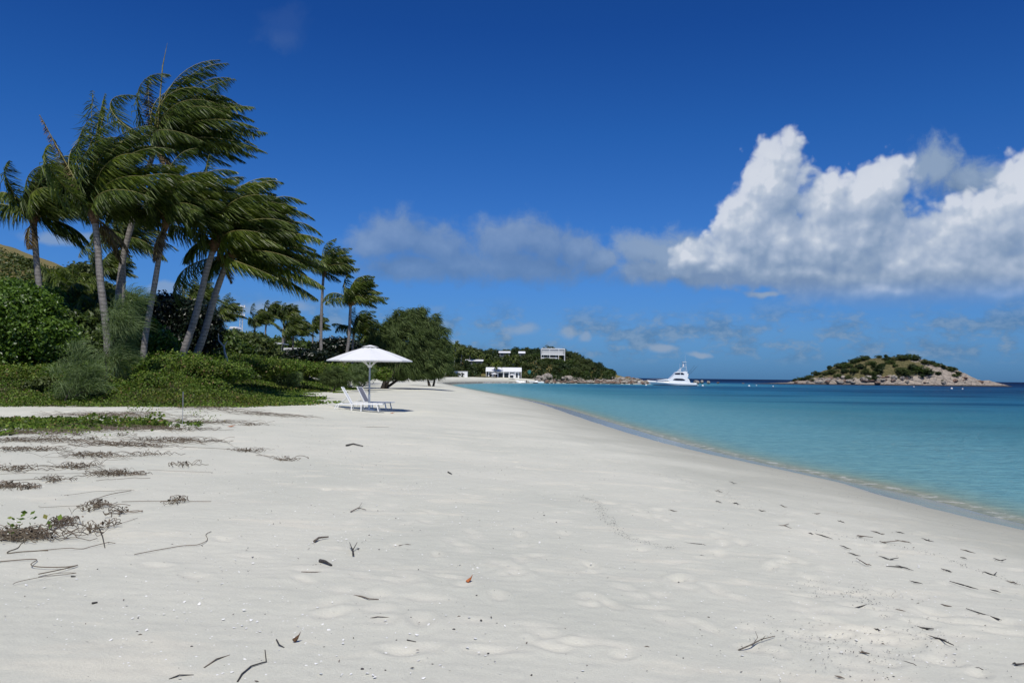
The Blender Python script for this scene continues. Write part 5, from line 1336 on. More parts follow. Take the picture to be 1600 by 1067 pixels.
# lattice mast with two drum rings
q = at_d(376, 560, 230); zt = at_d(376, 477, 230)[2]; hz = gzw(376, 230)
tw = empty('lattice_mast', (q[0], 230, hz), 'faint lattice radio mast with two rings of white drum antennas above the thicket', 'mast')
H_ = zt - hz; mb = MB()
legs = [(-.5, -.35), (.5, -.35), (0, .55)]
for a, b in legs: mb.bar((a, b, 0), (a * .8, b * .8, H_), .10)
nseg = int(H_ / 1.1)
for k in range(nseg):
    z0, z2 = H_ * k / nseg, H_ * (k + 1) / nseg
    for i in range(3):
        a = legs[i]; b = legs[(i + 1) % 3]
        mb.bar((a[0] * .9, a[1] * .9, z0), (b[0] * .9, b[1] * .9, z2), .05); mb.bar((a[0] * .9, a[1] * .9, z0), (b[0] * .9, b[1] * .9, z0), .05)
mb.build('lattice', M['screen'], tw)
for zz in (H_ - .4, H_ - 2.9):
    for x in (-1.0, 0.0, 1.0):
        MB().tube([(x, -.75, zz - .35), (x, -.75, zz + .35)], .22, 10).build('antenna', M['white_metal'], tw)
    MB().tube([(1.35 * math.cos(a), 1.0 * math.sin(a), zz - .5) for a in np.linspace(0, 2 * PI, 17)], .05, 5).build('ring', M['screen'], tw)
# little beach parasols at the beach house
G8 = 'white parasols at the beach house'
for px, d, R, lab in [(772, 378, 1.7, 'white parasol in front of the left half of the beach house veranda'), (800, 380, 1.7, 'white parasol in front of the right half of the beach house veranda'), (706, 368, 1.5, 'white parasol beside the left wall of the white cabin')]:
    q = at_d(px, 590, d); parasol('beach_parasol', (q[0], d, gz(q[0], d)), lab, R=R, rim=2.0, rise=.55, detail=False, group=G8)
q = at_d(827, 590, 396)
wt = empty('water_tank', (q[0], 396, gz(q[0], 396) - .2), 'teal cylindrical tank standing on the sand beside the headland rocks', 'tank')
MB().tube([(0, 0, 0), (0, 0, 2.2)], 1.0, 20).build('body', M['teal'], wt)
MB().tube([(0, 0, 2.2), (0, 0, 2.45)], [1.06, .3], 20, smooth=False).build('lid', M['teal'], wt)
q = at_d(679.5, 583, 165)
sb = empty('beach_board', (q[0], 165, gz(q[0], 165)), 'tall white board standing on the sand at the right edge of the casuarina shade', 'sign')
MB().box((0, 0, 1.25), (.75, .06, 1.5)).build('panel', M['white_paint'], sb)
for x in (-.3, .3): MB().bar((x, .04, -.2), (x, .04, 1.9), .06).build('post', M['white_paint'], sb)

# ------------------------------------------------------------------ boats
def hull_loft(L, B, zs0, zs1, keel=-0.4, n=20, flare=0.75, rake=0.12):
    """stern at x=0, bow at +L; sheer rises from zs0 to zs1"""
    V = []; F = []; m = 6
    for i in range(n):
        t = i / (n - 1); x = L * t
        b = B / 2 * (1 - max(0, (t - 0.45) / 0.55) ** 2.1) * (0.90 + 0.10 * math.sin(min(t, .5) * PI)) + 0.01
        zs = zs0 + (zs1 - zs0) * t ** 1.6
        bw = b * (1 - 0.55 * max(0, t - .4) / .6)
        kz = keel * (1 - max(0, (t - .75) / .25) ** 2 * 0.9)
        xk = x - rake * L * max(0, t - .5) / .5
        for (y, z, xx) in [(0, kz, xk), (bw * .75, keel * .35 if t < .8 else kz * .3, xk), (bw * .93, .25, xk + (x - xk) * .25), (b * .97, zs * .6, xk + (x - xk) * .65), (b, zs, x), (0, zs + .04 * B * .3, x)]:
            V.append((xx, y, z))
    k = len(V); V += [(x, -y, z) for x, y, z in V]
    for i in range(n - 1):
        for j in range(m - 1):
            a = i * m + j; F.append((a, a + 1, a + m + 1, a + m)); F.append((k + a, k + a + m, k + a + m + 1, k + a + 1))
    F.append(tuple(range(m))); F.append(tuple(k + j for j in range(m))[::-1])
    return V, F
def sport_yacht():
    d = 332.0; sc_ = 0.1375 * d / F0
    q = at_d(960 + 650 * .1375, 602.5, d)
    root = empty('motor_yacht', (q[0], d, 0.0), 'white sport fishing yacht with tall tuna tower anchored in the bay, bow to the left', 'boat', None, PI)
    fx = lambda cx: -(cx - 650) * sc_                # boat local x: bow is +, root is turned half round
    fz = lambda cy: (455 - cy) * sc_
    xs, xb = fx(925), fx(372); L = xb - xs
    V, F = hull_loft(L, 5.4, fz(423), fz(397), keel=-0.9, rake=0.13)
    V = [(x + xs, y, z) for x, y, z in V]
    h = MB().add(V, F, 0, True).build('hull', M['hull'], root)
    V2, F2 = hull_loft(L * .995, 5.46, .22, .30, keel=-0.95, rake=0.02)
    sb = MB(); nb = [(x * .90 + xs + .02, y * .99, min(z, .22)) for x, y, z in V2]; sb.add(nb, F2, 0, True).build('boot_stripe', M['antifoul'], h)
    MB().box((xs - .35, 0, .25), (.8, 4.2, .12)).build('swim_platform', M['hull'], root)
    def tier(name, prof, hw0, hw1, z0, z1, mat, parent):
        """cabin block: side profile in x,z; narrower toward the top"""
        n = len(prof); P = []
        for s_ in (-1, 1):
            for cx, cy in prof:
                z = fz(cy); t = min(1, max(0, (z - z0) / (z1 - z0))); P.append((fx(cx), s_ * (hw0 + (hw1 - hw0) * t), z))
        Fq = [tuple(range(n))[::-1], tuple(range(n, 2 * n))] + [(i, (i + 1) % n, (i + 1) % n + n, i + n) for i in range(n)]
        return MB().add(P, Fq, 0).build(name, M[mat], parent)
    za, zb_ = fz(420), fz(295)
    W0_, W1_ = 2.35, 1.75
    deck = tier('foredeck_trunk', [(470, 398), (560, 383), (610, 378), (660, 378), (660, 400)], 1.9, 1.5, za, zb_, 'hull', root)
    cabin = tier('deckhouse', [(600, 400), (625, 370), (668, 335), (695, 332), (822, 332), (828, 352), (815, 362), (836, 382), (850, 420), (640, 420)], W0_, W1_, za, zb_, 'hull', root)
    fly = tier('flybridge', [(655, 345), (690, 302), (700, 296), (780, 294), (785, 288), (800, 290), (822, 302), (815, 312), (832, 320), (826, 345)], W0_ - .01, W1_ - .01, za, zb_, 'hull', root)
    def glass(prof, parent):
        n = len(prof)
        for s_ in (-1, 1):
            P = []
            for off in (0.03, -0.05):
                for cx, cy in prof:
                    z = fz(cy); t = min(1, max(0, (z - za) / (zb_ - za))); P.append((fx(cx), s_ * (W0_ + (W1_ - W0_) * t + off), z))
            MB().add(P, [tuple(range(n)), tuple(range(n, 2 * n))[::-1]] + [(i, i + n, (i + 1) % n + n, (i + 1) % n) for i in range(n)]).build('window', M['dark_glass'], parent)
    glass([(650, 390), (668, 376), (690, 371), (760, 373), (785, 384), (795, 395), (760, 397), (690, 396)], cabin)
    glass([(672, 328), (684, 310), (735, 306), (737, 330)], fly)
    glass([(742, 330), (741, 306), (765, 307), (784, 322), (780, 330)], fly)
    MB().box((fx(684), 0, fz(320)), (.12, 2.9, .55), rot=(0, -.7, 0)).build('windscreen', M['dark_glass'], fly)
    MB().box((fx(838), 0, fz(392)), (.35, 3.2, 1.2)).build('cockpit_door', M['dark'], cabin)
    MB().box((fx(828), 0, fz(322)), (.4, 2.6, .55)).build('aft_opening', M['dark'], fly)
    tw_ = MB()
    for s_ in (-1, 1):
        tw_.tube([(fx(718), s_ * 1.5, fz(294)), (fx(735), s_ * 1.2, fz(275)), (fx(775), s_ * .8, fz(240)), (fx(775), s_ * .7, fz(186))], .07, 6)
        tw_.tube([(fx(818), s_ * 1.5, fz(300)), (fx(808), s_ * .9, fz(240)), (fx(806), s_ * .7, fz(186))], .06, 6)
        tw_.tube([(fx(735), s_ * 1.2, fz(275)), (fx(810), s_ * 1.1, fz(268))], .04, 6)
    tw_.build('tuna_tower', M['white_metal'], root)
    MB().box((fx(790), 0, fz(184)), (1.75, 2.0, .14)).build('sun_top', M['white_metal'], root)
    MB().box((fx(793), 0, fz(244)), (1.6, 1.7, .10)).build('tower_platform', M['white_metal'], root)
    MB().box((fx(780), 0, fz(220)), (.6, .9, 1.1)).box((fx(792), 0, fz(205)), (.5, .7, .4)).build('helm_station', M['white_metal'], root)
    for s_ in (-1, 1): MB().tube([(fx(825), s_ * 2.0, fz(335)), (fx(880), s_ * 2.5, fz(280)), (fx(930), s_ * 2.9, fz(222))], [.06, .05, .03], 6).build('outrigger', M['dark'], root)
    for cx, cy, top in ((738, 290, 200), (800, 184, 110)): MB().tube([(fx(cx), .6, fz(cy)), (fx(cx), .6, fz(top))], [.04, .02], 5).build('whip_antenna', M['white_metal'], root)
    MB().tube([(fx(748), 0, fz(286)), (fx(748), 0, fz(277))], .35, 12).build('radar_dome', M['white_metal'], root)
    rl = MB(); pts = [(fx(c), fz(z)) for c, z in ((375, 384), (440, 381), (520, 378), (590, 376))]
    for s_ in (-1, 1):
        w_ = [.25, 1.2, 1.9, 2.2]
        rl.tube([(x, s_ * w, z) for (x, z), w in zip(pts, w_)], .025, 5)
        for (x, z), w in zip(pts, w_): rl.tube([(x, s_ * w, z), (x, s_ * w, z - .55)], .02, 5)
    rl.build('bow_rail', M['grey_metal'], root)
sport_yacht()

def dinghy(px, py, L, label, rz, cover=False, motor=True, group='small white boats near the headland', d=None, h=0.7):
    q = at_z(px, py, 0.0) if d is None else at_d(px, py, d)
    root = empty('motor_boat', (q[0], q[1], 0.02), label, 'boat', group, rz)
    V, F = hull_loft(L, L * .32, h, h * 1.35, keel=-.25, n=12, rake=.1)
    V = [(x - L / 2, y, z) for x, y, z in V]
    MB().add(V, F, 0, True).build('hull', M['hull'], root)
    MB().box((-L * .02, 0, h + .25), (L * .14, L * .12, .6)).build('console', M['white_metal'], root)
    MB().box((L * .04, 0, h + .65), (.06, L * .12, .3), rot=(0, -.4, 0)).build('windscreen', M['dark_glass'], root)
    if motor:
        m_ = MB().box((-L / 2 - .2, 0, h + .25), (.45, .4, .6)).box((-L / 2 - .25, 0, h - .3), (.2, .18, .9))
        m_.build('outboard_motor', M['dark'], root)
    if cover: MB().prism([(-L * .3, h + 1.5), (L * .15, h + 1.5), (L * .12, h + 1.62), (-L * .27, h + 1.62)], -L * .13, L * .13).build('bimini_top', M['canopy'], root)
    return root
dinghy(808, 598.6, 8.4, 'longest white open boat moored off the beach house, dark outboard on its right end', PI * .98, h=.85)
dinghy(838, 598.9, 7.2, 'second long white boat moored off the beach, in front of the teal tank', PI * 1.02, h=.8)
dinghy(888, 598.6, 4.6, 'small white dinghy afloat before the reddish rocks', PI * .95, motor=False)
dinghy(896, 598.9, 2.8, 'tiniest white tender, close right of the small dinghy', PI * .9, motor=False)
dinghy(970, 599.2, 5.6, 'white boat at the tip of the headland rocks, left of a pair', PI, cover=True)
dinghy(981, 599.8, 5.4, 'white boat at the tip of the headland rocks, right of a pair', PI * 1.03)
dinghy(996, 598.9, 3.8, 'small white boat between the headland tip and the yacht bow', PI * .97, motor=False)
dinghy(1009, 598.6, 3.6, 'small white boat directly beyond the yacht bow', PI, motor=False)
G9 = 'white mooring buoys'
for px, py, lab in [(983, 599.7 + 1, 'white mooring buoy in front of the boats at the headland tip'), (1009.5, 602, 'white mooring buoy left of the yacht hull'), (1098, 603, 'white mooring buoy just right of the yacht stern'),
                    (1170.5, 603.3, 'white mooring buoy in open water halfway between yacht and island'), (1182, 602.5, 'small white buoy left of the island'), (1208, 604, 'lone small white buoy before the left tip of the island'), (1487, 607.5, 'left white buoy in front of the bare rock of the island'), (1504, 608, 'right white buoy in front of the bare rock of the island'), (1428, 604.5, 'tiny white buoy near the middle of the island shore')]:
    q = at_z(px, py, 0.0); r = .42 if px in (1098, 1170.5, 1487, 1009.5) else .28
    b_ = empty('mooring_buoy', (q[0], q[1], 0.1), lab, 'buoy', G9)
    V, F = ICO3; MB().add(V * r, F, 0, True).build('float', M['hull'], b_)
    MB().tube([(0, 0, r * .9), (0, 0, r * 1.5)], r * .18, 6).build('ring', M['grey_metal'], b_)

# ------------------------------------------------------------------ litter on the sand
rl_ = np.random.default_rng(55)
def px_m(px, py):                                  # metres per photo pixel across, where the ray meets the sand
    p = on_ground(px, py); return p, p[1] / F0
def curve_pts(a, b, n, wob, lift=0.0, rng=rl_):
    a = np.array(a, float); b = np.array(b, float); P = []; t = np.linspace(0, 1, n)[:, None]
    nc = max(5, n // 4); oc = np.cumsum(rng.normal(0, wob * 1.6, (nc, 2)), 0); tc = np.linspace(0, 1, nc)
    off = np.stack([np.interp(t[:, 0], tc, oc[:, i]) for i in (0, 1)], 1)
    for _ in range(8 if n < 30 else 40): off[1:-1] = (off[:-2] + 2 * off[1:-1] + off[2:]) / 4
    off = off - off[0] * (1 - t) - off[-1] * t
    Q = a[None, :2] * (1 - t) + b[None, :2] * t + off
    Z = base_z(Q[:, 0], Q[:, 1])[0]
    return np.column_stack([Q, Z + 0.012 + lift * np.abs(np.sin(np.linspace(0, PI * rng.uniform(1, 3), n))) * rng.uniform(.2, 1)])
def tangle(px, py, w, label, n=26, green=0, up=0.12, dense=1.0, dpx=None):
    p, k = px_m(px, py); W = w * k; D_ = max(0.35, W * 0.32) if dpx is None else dpx
    mb = MB()
    for i in range(int(n * dense)):
        a = p[:2] + np.array([rl_.uniform(-W / 2, W / 2), rl_.normal(0, D_ * .35)])
        L = rl_.uniform(.3, 1.0) * W; th = rl_.normal(0, .45)
        b = a + np.array([math.cos(th), math.sin(th)]) * L * rl_.choice([-1, 1])
        pts = curve_pts(a, b, 12, .06, up) - p
        mb.tube(pts, rl_.uniform(.002, .0048), 4, cap=False)
    Q = []
    for i in range(int(n * 1.6 * dense)):
        c = np.array([rl_.normal(0, W * .22), rl_.normal(0, D_ * .3), rl_.uniform(.01, up)]); nn = nz(rl_.normal(0, 1, 3) + np.array([0, 0, .5])); a_ = nz(np.cross(nn, rl_.normal(0, 1, 3))); b_ = np.cross(nn, a_); s_ = rl_.uniform(.012, .03)
        c[2] += gz(p[0] + c[0], p[1] + c[1]) - p[2]
        Q.append([c - a_ * s_, c + b_ * s_ * .6, c + a_ * s_, c - b_ * s_ * .6])
    mb.quads(np.array(Q), 0)
    root = empty('dry_vine', p, label, 'dry vine', 'tangles of dry vine on the sand')
    mb.build('stems', M['deadvine'], root)
    if green:
        Q = []
        for i in range(int(green * 1.8)):
            c = np.array([rl_.normal(0, .16), rl_.normal(0, .10), rl_.uniform(.06, .26)]); nn = nz(rl_.normal(0, .6, 3) + np.array([0, -.4, .8])); a_ = nz(np.cross(nn, rl_.normal(0, 1, 3))); b_ = np.cross(nn, a_); s_ = rl_.uniform(.02, .038)
            Q.append([c - a_ * s_, c + b_ * s_ * .8, c + a_ * s_, c - b_ * s_ * .8])
        MB().quads(np.array(Q)).build('green_leaves', M['creeper'], root)
    return root
T = [(100, 690, 60, 'brown leafy mat under the yellow-green seedlings', 30, 0), (215, 660, 60, 'thin grey vine mat between the broad mat and the upper pointed mat', 30, 0), (160, 672, 70, 'dense brown vine mat directly left of the two stacked mats', 50, 6), (20, 690, 60, 'brown vine mat cut by the left edge below the creeper', 34, 0), (60, 705, 60, 'sparse vine mat below the seedlings', 22, 0), (300, 690, 60, 'thin vine streak right of the lower stacked mat', 16, 0), (15, 735, 60, 'sparse vine wisps near the left edge above the dead leaves', 18, 0), (230, 712, 50, 'thin vine wisps right of the sloping streak', 12, 0), (178, 650, 100, 'broad brown mat of dry vine right of the green creeper patch', 70, 0), (132, 668, 80, 'brown vine mat at the right foot of the creeper patch', 50, 10), (40, 678, 110, 'dry vine fringe along the front of the creeper patch', 55, 8), (259, 672, 80, 'long brown vine mat pointing right, upper of two stacked', 40, 0),
     (256, 691, 78, 'long brown vine mat pointing right, lower of two stacked', 36, 0), (384, 706, 34, 'rightmost dry vine bundle at the end of a long runner', 18, 0), (150, 714, 68, 'dry vine streak sloping down to the right in the middle left', 34, 0),
     (181, 743, 46, 'dark round-topped vine bundle casting a clear shadow', 34, 0), (116, 732, 46, 'spiky dry vine with upright twigs left of the dark bundle', 24, 0), (81, 753, 22, 'small flat dry vine wisp near the left edge', 12, 0),
     (153, 794, 30, 'reddish vine tuft at the end of a thin runner', 18, 0), (278, 785, 20, 'small vine tuft alone on bare sand', 12, 0), (190, 803, 16, 'tiny dark curled vine below the reddish tuft', 8, 0),
     (26, 842, 110, 'wide low reddish vine mat with a few green leaves in the lower left', 60, 14), (92, 822, 22, 'round dry tuft at the right end of the lower left mat', 22, 0), (9, 763, 28, 'crumpled dark dead leaves cut by the left edge', 26, 0), (40, 765, 16, 'crumpled dark dead leaves beside those at the left edge', 14, 0),
     (20, 704, 26, 'small dark leafy wreck of vine under the creeper fringe', 16, 0), (288, 728, 26, 'faint thin vine wisp below the stacked mats', 10, 0), (443, 720, 24, 'faint vine wisp right of the rightmost bundle', 8, 0), (190, 697, 90, 'brown vine band under the right end of the creeper patch', 44, 0),
     (390, 665, 30, 'dark vine end beside the orange leaf', 16, 0), (330, 661, 80, 'vine band with green leaves leading to the orange leaf', 34, 16), (206, 646, 22, 'fresh green leaf cluster on bare sand beyond the brown mat', 8, 34), (232, 646, 14, 'smaller green leaf cluster right of the first', 6, 16),
     (302, 652, 26, 'green leaf cluster at the start of the far vine band', 8, 20), (76, 683, 18, 'yellow-green seedling left of a pair in front of the creeper', 6, 12), (117, 681, 22, 'yellow-green seedling in the middle in front of the creeper', 10, 18), (145, 687, 16, 'yellow-green seedling right in front of the creeper', 8, 10), (190, 681, 16, 'small dark green sprig among dry stems', 10, 10),
     (400, 648, 90, 'long dark vine line reaching toward the parasol', 30, 0), (340, 640, 70, 'dark vine line under the creeper tongue', 26, 0), (160, 826, 26, 'forked dry twig tuft above the bent root', 10, 0)]
for px, py, w, lab, n, g_ in T: tangle(px, py, w, lab, n, g_, up=0.07 + 0.0005 * w, dense=1.15)
G10 = 'long thin runners lying on the sand'
runs = [((0, 742), (170, 740)), ((20, 728), (150, 735)), ((190, 690), (390, 706)), ((60, 792), (180, 790)), ((190, 785), (330, 785)), ((0, 755), (100, 745)), ((110, 832), (215, 811)), ((210, 868), (330, 832)), ((0, 846), (75, 862)), ((100, 775), (210, 767)), ((150, 752), (235, 748)), ((400, 712), (455, 722)),
        ((230, 735), (330, 740)), ((250, 655), (330, 668)), ((320, 640), (480, 652)), ((70, 715), (200, 720)), ((60, 862), (180, 852)), ((0, 880), (60, 900)), ((20, 915), (60, 905)), ((350, 690), (440, 720)), ((140, 800), (205, 768)), ((90, 812), (130, 830))]
words = ['nearly straight', 'gently waved', 'looping', 'bent', 'thin']
for i, (a, b) in enumerate(runs):
    A = on_ground(*a); B = on_ground(*b)
    P = curve_pts(A, B, 60, .035 + .02 * (i % 3), .015)
    o = MB().tube(P - P[0], np.full(60, .0022 + .0010 * (i % 3)), 4, cap=False).build('vine_runner', M['deadvine'], None, P[0])
    tag(o, 'thin brown vine runner lying loose on pale sand among the dry tangles', 'vine runner', G10)
def stick(pxs_, r, label, mat='drywood', lift=.01, forks=()):
    P = np.array([on_ground(*q) for q in pxs_]); P[:, 2] += r * .8 + lift * np.sin(np.linspace(0, PI, len(P)))
    rad = np.linspace(r, r * .55, len(P))
    mb = MB().tube(P - P[0], rad, 7)
    for f in forks:
        Q = np.array([on_ground(*q) for q in f]); Q[:, 2] += r * .9 + np.linspace(0, .04, len(Q)); mb.tube(Q - P[0], np.linspace(r * .6, r * .25, len(Q)), 6)
    return tag(mb.build('stick', M[mat], None, P[0]), label, 'stick', 'sticks washed up on the sand')
stick([(491, 847), (498, 843), (513, 840)], .013, 'stubby grey-brown stick with a bend, left of the forked one', 'drywood')
stick([(500, 878), (508, 881), (518, 885)], .016, 'thick black charred stick in the left centre', 'blackwood')
stick([(552, 868), (551, 861), (549, 857)], .010, 'small Y-shaped stick standing on end', 'blackwood', forks=[[(551, 861), (558, 855)], [(551, 861), (546, 855)]])
stick([(541, 697), (552, 695), (567, 698)], .022, 'dark flat piece of driftwood beyond the centre of the sand', 'blackwood')
stick([(623, 852.5), (636, 852), (646, 852)], .004, 'fine straight twig with a dark knob at its right end', 'drywood')
stick([(553, 931), (565, 934), (577, 938), (592, 937)], .006, 'thin wavy stick below the Y-shaped one', 'drywood')
stick([(471, 894), (485, 896), (505, 894)], .005, 'thin shallow-curved stick left of the charred one', 'drywood')
stick([(371, 1066), (378, 1055), (392, 1044), (408, 1039), (416, 1036), (414, 1016)], .005, 'long hooked black stick at the bottom edge left of centre', 'blackwood')
stick([(264, 1062), (280, 1058), (303, 1055)], .0045, 'smooth dark stick near the bottom edge, left of the hooked one', 'blackwood')
stick([(319, 1044), (338, 1033), (359, 1024)], .005, 'fine bent twig above the bottom edge between two sticks', 'drywood')
stick([(1154, 1016), (1175, 1009), (1190, 1001), (1211, 994)], .005, 'branched brown twig on bare sand at lower right', 'drywood', forks=[[(1175, 1009), (1184, 1001), (1180, 996)], [(1190, 1001), (1196, 1003)]])
stick([(155, 826), (160, 840), (164, 857)], .007, 'bent dark root end below the forked vine tuft', 'blackwood')
stick([(432, 1000), (436, 1010), (444, 1012)], .005, 'tiny L-shaped dark twig next to the curled brown leaf', 'blackwood')
stick([(144, 944), (152, 942)], .009, 'short dark chip of wood on the lower left sand', 'blackwood')
stick([(111, 901), (118, 901)], .006, 'short thin dark splinter above the lower left chip', 'blackwood')
stick([(548, 800), (560, 795), (572, 797)], .007, 'grey twig with a kink above the centre left', 'drywood', forks=[[(560, 795), (566, 790)]])
stick([(636, 1000), (650, 1003)], .004, 'hair-thin twig in the lower centre', 'blackwood')
stick([(575, 967), (590, 966), (610, 965)], .004, 'curly hair-thin root in the lower centre left', 'drywood')
stick([(700, 738), (706, 741)], .012, 'small curved dark piece of bark mid-beach', 'blackwood')
stick([(562, 667), (590, 668), (608, 667)], .006, 'thin grey twig on the sand just below the loungers', 'drywood')
# seaweed and leaf strips on the lower beach
sw = [(765, 425, 26), (965, 478, 24), (905, 530, 60), (1090, 515, 44), (1170, 515, 30), (1265, 542, 44), (1405, 580, 52), (1120, 605, 50), (1010, 592, 44), (1060, 628, 20), (1225, 690, 44), (1410, 705, 60), (1330, 770, 38), (1500, 815, 44), (1560, 860, 70),
      (1110, 550, 26), (1440, 990, 36), (1250, 850, 40), (960, 1020, 34), (1300, 885, 60), (1500, 720, 36), (880, 452, 20), (590, 343, 30), (1510, 610, 34), (540, 372, 26), (490, 560, 24), (480, 597, 16), (1190, 548, 36), (980, 568, 40), (1185, 640, 60), (1560, 690, 44), (1480, 660, 50), (1390, 605, 24),
      (770, 495, 44), (690, 440, 26), (600, 415, 24), (380, 440, 30), (540, 410, 24), (230, 268, 12), (1030, 530, 26), (860, 520, 18), (1340, 650, 20), (1180, 790, 50), (1060, 770, 30), (1090, 855, 24), (1040, 935, 26), (1200, 970, 50), (1570, 975, 20), (290, 915, 20)]
names = ['dark dry seaweed strip']
for i, (cx, cy, w) in enumerate(sw):
    px, py = 880 + cx / 2.222, 600 + cy / 2.222; w = w / 2.222 * 1.05
    sl = 0.28 if cx > 500 else .15
    P = np.array([on_ground(px + t * w, py + t * w * sl + rl_.normal(0, .5)) for t in np.linspace(-.5, .5, 6)])
    P[:, 2] += .008; k = P[0][1] / F0
    mb = MB().tube(P - P[0], [.0015, .004, .0065, .006, .0035, .0015], 5)
    for j in range(1 if i % 2 else 0):
        c = P[int(rl_.integers(1, 5))] - P[0]; e = c + np.array([rl_.normal(0, .10), rl_.normal(0, .10), .01]); mb.tube([c, e], [.007, .003], 4)
    tag(mb.build('seaweed_strip', M['blackwood' if i % 3 else 'drywood'], None, P[0]), 'dark dried strip of seagrass lying on the lower right beach', 'seaweed', 'dried seagrass strips on the lower beach')
def dead_leaf(px, py, s_, mat, label):
    p = on_ground(px, py); p[2] += .012
    V = [(-s_, 0, .01), (-s_ * .3, -s_ * .45, .0), (s_ * .5, -s_ * .3, .02), (s_, .1 * s_, .06), (s_ * .4, s_ * .4, .035), (-s_ * .4, s_ * .4, .02), (0, 0, -.0)]
    tag(MB().add(V, [(0, 1, 6), (1, 2, 6), (2, 3, 6), (3, 4, 6), (4, 5, 6), (5, 0, 6)]).add([(x, y, z - .004) for x, y, z in V], [(6, 1, 0), (6, 2, 1), (6, 3, 2), (6, 4, 3), (6, 5, 4), (6, 0, 5)]).build('fallen_leaf', M[mat], None, p), label, 'leaf', 'fallen leaves on the sand')
dead_leaf(362, 667, .12, 'orange', 'bright orange fallen leaf beside the far vine band')
dead_leaf(463, 1004, .026, 'husk', 'curled brown leaf among twigs in the lower left centre')
dead_leaf(733, 911, .028, 'orange', 'small rusty leaf fragment alone in the middle of the sand')
dead_leaf(613, 646, .10, 'orange', 'orange leaf on the sand right of the loungers')
# shells and pebbles
def shell_mesh(seed):
    rng = np.random.default_rng(seed); n = 9; V = [(0, -.5, .02)]
    for k in range(n): a = PI * (k / (n - 1)) ; V.append((math.cos(a) * .62 * rng.uniform(.85, 1.1), math.sin(a) * .8 * rng.uniform(.85, 1.1) - .35, .12))
    V.append((0, 0, .34)); F = [(0, 1, n + 1), (n, 0, n + 1)] + [(k, k + 1, n + 1) for k in range(1, n)]
    return MB().add(V, F, 0, True).build('shell', M['shell'])
SH = [shell_mesh(k) for k in range(4)]; used_s = set()
PB = [MB().add(ICO3[0] * np.array([1, .8, .55]) * (1 + .2 * fbm(ICO3[0][:, 0] * 2 + k, ICO3[0][:, 1] * 2, 3, k))[:, None], ICO3[1], 0, True).build('pebble', M['pebble']) for k in range(2)]; used_p = set()
def drop(src_list, used, k, p, s_, rz, label, cat, group):
    k = k % len(src_list); o = src_list[k]
    if k in used: o = o.copy(); COL.objects.link(o)
    used.add(k); o.location = p; o.scale = (s_, s_, s_); o.rotation_euler = (rl_.normal(0, .25), rl_.normal(0, .25), rz); tag(o, label, cat, group)
bands = [(0, 520, 900, 1067, 70), (330, 640, 720, 860, 60), (500, 760, 880, 1067, 50), (640, 900, 760, 900, 30), (900, 1500, 820, 1060, 40), (300, 520, 860, 1000, 25)]
for x0, x1, y0, y1, n in bands:
    for k in range(n):
        p = on_ground(rl_.uniform(x0, x1), rl_.uniform(y0, y1)); p[2] += .004
        drop(SH, used_s, int(rl_.integers(0, 4)), p, rl_.uniform(.008, .018) * (1 + p[1] / 30), rl_.uniform(0, 6), 'small bleached white shell or coral chip lying on the sand', 'shell', 'white shells scattered over the sand')
for px, py, s_ in [(193, 1038, .045), (262, 1010, .035), (218, 1048, .03), (150, 1032, .04), (478, 1040, .03), (515, 985, .045), (495, 842, .05), (811, 789, .05), (541, 842, .035), (567, 907, .04)]:
    p = on_ground(px, py); drop(SH, used_s, int(px), p, s_ * .65, px, 'larger cup-shaped white shell standing out among the small chips', 'shell', 'larger white shells')
for k in range(110):
    p = on_ground(rl_.uniform(0, 1100), rl_.uniform(760, 1067)) if k > 12 else on_ground([125, 84, 566, 536, 577, 840, 850, 832, 540, 548, 560, 300, 709][k], [1031, 1040, 1045, 930, 836, 800, 805, 793, 715, 705, 857, 1010, 983][k])
    drop(PB, used_p, k, p, rl_.uniform(.004, .009) if k > 12 else .012, k, 'small dark pebble or bean lying on the pale sand', 'pebble', 'dark pebbles on the sand')
# finer wrack that nobody could count
def chips(name, P, s0, s1, mat, label):
    n = len(P); P = P + np.array([0, 0, .006]); nn = nz(np.array([0, 0, 1.0]) + rl_.normal(0, .35, (n, 3))); a = nz(np.cross(nn, rl_.normal(0, 1, (n, 3)))); b = np.cross(nn, a)
    s_ = rl_.uniform(s0, s1, (n, 1)); Q = np.stack([P - a * s_, P + b * s_ * .4, P + a * s_, P - b * s_ * .4], 1)
    tag(MB().quads(Q).build(name, M[mat]), label, None, None, 'stuff')
def along(pts, n, sd, sy):
    out = []
    pts = np.array([on_ground(*q)[:2] for q in pts]); seg = np.linalg.norm(np.diff(pts, axis=0), axis=1); cum = np.concatenate([[0], np.cumsum(seg)])
    t = rl_.uniform(0, cum[-1], n); i = np.clip(np.searchsorted(cum, t) - 1, 0, len(seg) - 1); f = ((t - cum[i]) / seg[i])[:, None]
    q = pts[i] * (1 - f) + pts[i + 1] * f + rl_.normal(0, 1, (n, 2)) * np.array([sd, sy])
    return np.column_stack([q, base_z(q[:, 0], q[:, 1])[0]])
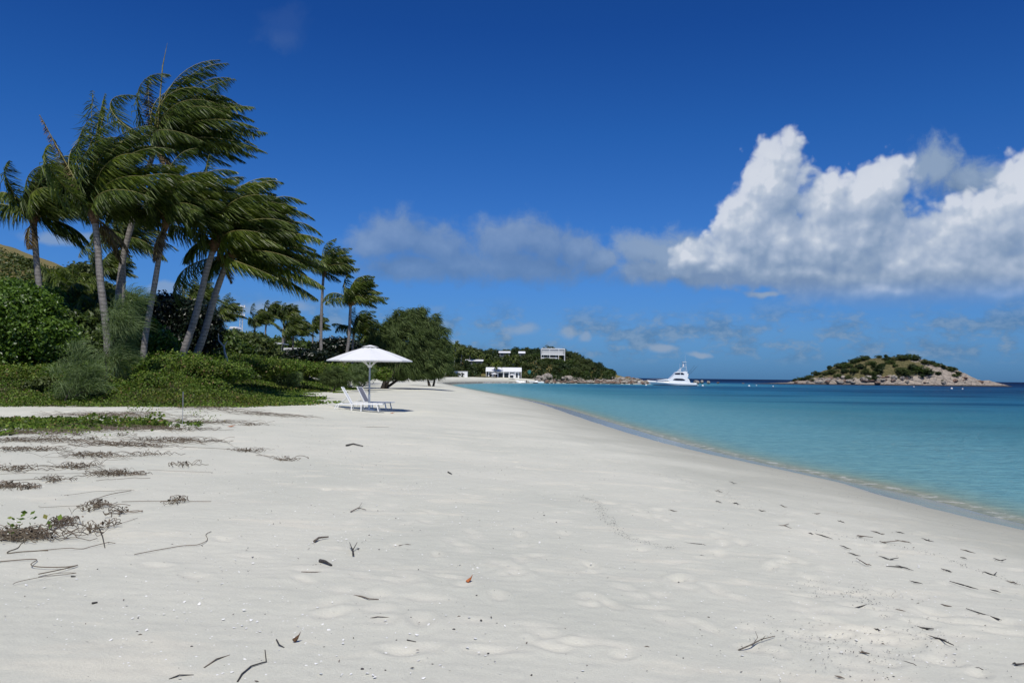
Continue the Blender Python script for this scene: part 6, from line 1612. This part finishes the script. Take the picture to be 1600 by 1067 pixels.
W_ = np.concatenate([along([(905, 775), (935, 785), (945, 808), (975, 838), (1020, 852), (1100, 862)], 700, .05, .05), along([(1300, 910), (1350, 935), (1380, 955), (1480, 1000)], 500, .22, .15), along([(1010, 735), (1120, 765), (1190, 800)], 380, .12, .12),
                     along([(1255, 985), (1330, 1010), (1440, 1055)], 500, .35, .25), along([(1280, 830), (1440, 860), (1600, 915)], 260, .05, .05), along([(680, 655), (860, 700), (900, 730)], 400, .6, .5), along([(480, 660), (620, 690)], 300, 1.5, 1.2)])
chips('wrack_crumbs', W_, .003, .010, 'blackwood', 'crumbs of dark seagrass in lines along the tide marks')
def rnd_sand(n, box): 
    X = rl_.uniform(box[0], box[1], n); Y = rl_.uniform(box[2], box[3], n); Z, s_, v_ = base_z(X, Y); k = (s_ > 2.5) & (v_ < 0) & (np.abs(X) < .7 * Y); return np.column_stack([X, Y, Z])[k]
chips('shell_grit', np.concatenate([rnd_sand(5000, (-8, 4, 4, 20)), along([(420, 730), (520, 790), (560, 860)], 900, .9, 1.2), along([(600, 780), (660, 768), (720, 755)], 500, .35, .35)]), .004, .011, 'shell', 'fine white shell grit over the upper sand')
chips('plant_crumbs', np.concatenate([rnd_sand(2600, (-12, 8, 4, 26)), rnd_sand(2200, (-16, -2, 14, 34))]), .004, .016, 'drywood', 'fine brown plant crumbs over the sand')
# small black bird far over the headland
q = at_d(789.5, 538, 300)
V = [(-.5, 0, .12), (-.2, .08, .05), (0, .12, 0), (.2, .08, .05), (.5, 0, .12), (.2, -.08, .03), (0, -.18, -.02), (-.2, -.08, .03), (0, 0, .07), (0, 0, -.07)]
tag(MB().add(V, [(0, 1, 8), (1, 2, 8), (2, 3, 8), (3, 4, 8), (4, 5, 8), (5, 6, 8), (6, 7, 8), (7, 0, 8), (1, 0, 9), (2, 1, 9), (3, 2, 9), (4, 3, 9), (5, 4, 9), (6, 5, 9), (7, 6, 9), (0, 7, 9)]).build('seabird', M['dark'], None, q), 'tiny dark bird flying above the headland', 'bird')
for lst, us in ((SH, used_s), (PB, used_p), (ROCKS, used_rocks), (FT, used_ft)):
    for k, o in enumerate(lst):
        if k not in us: bpy.data.objects.remove(o)
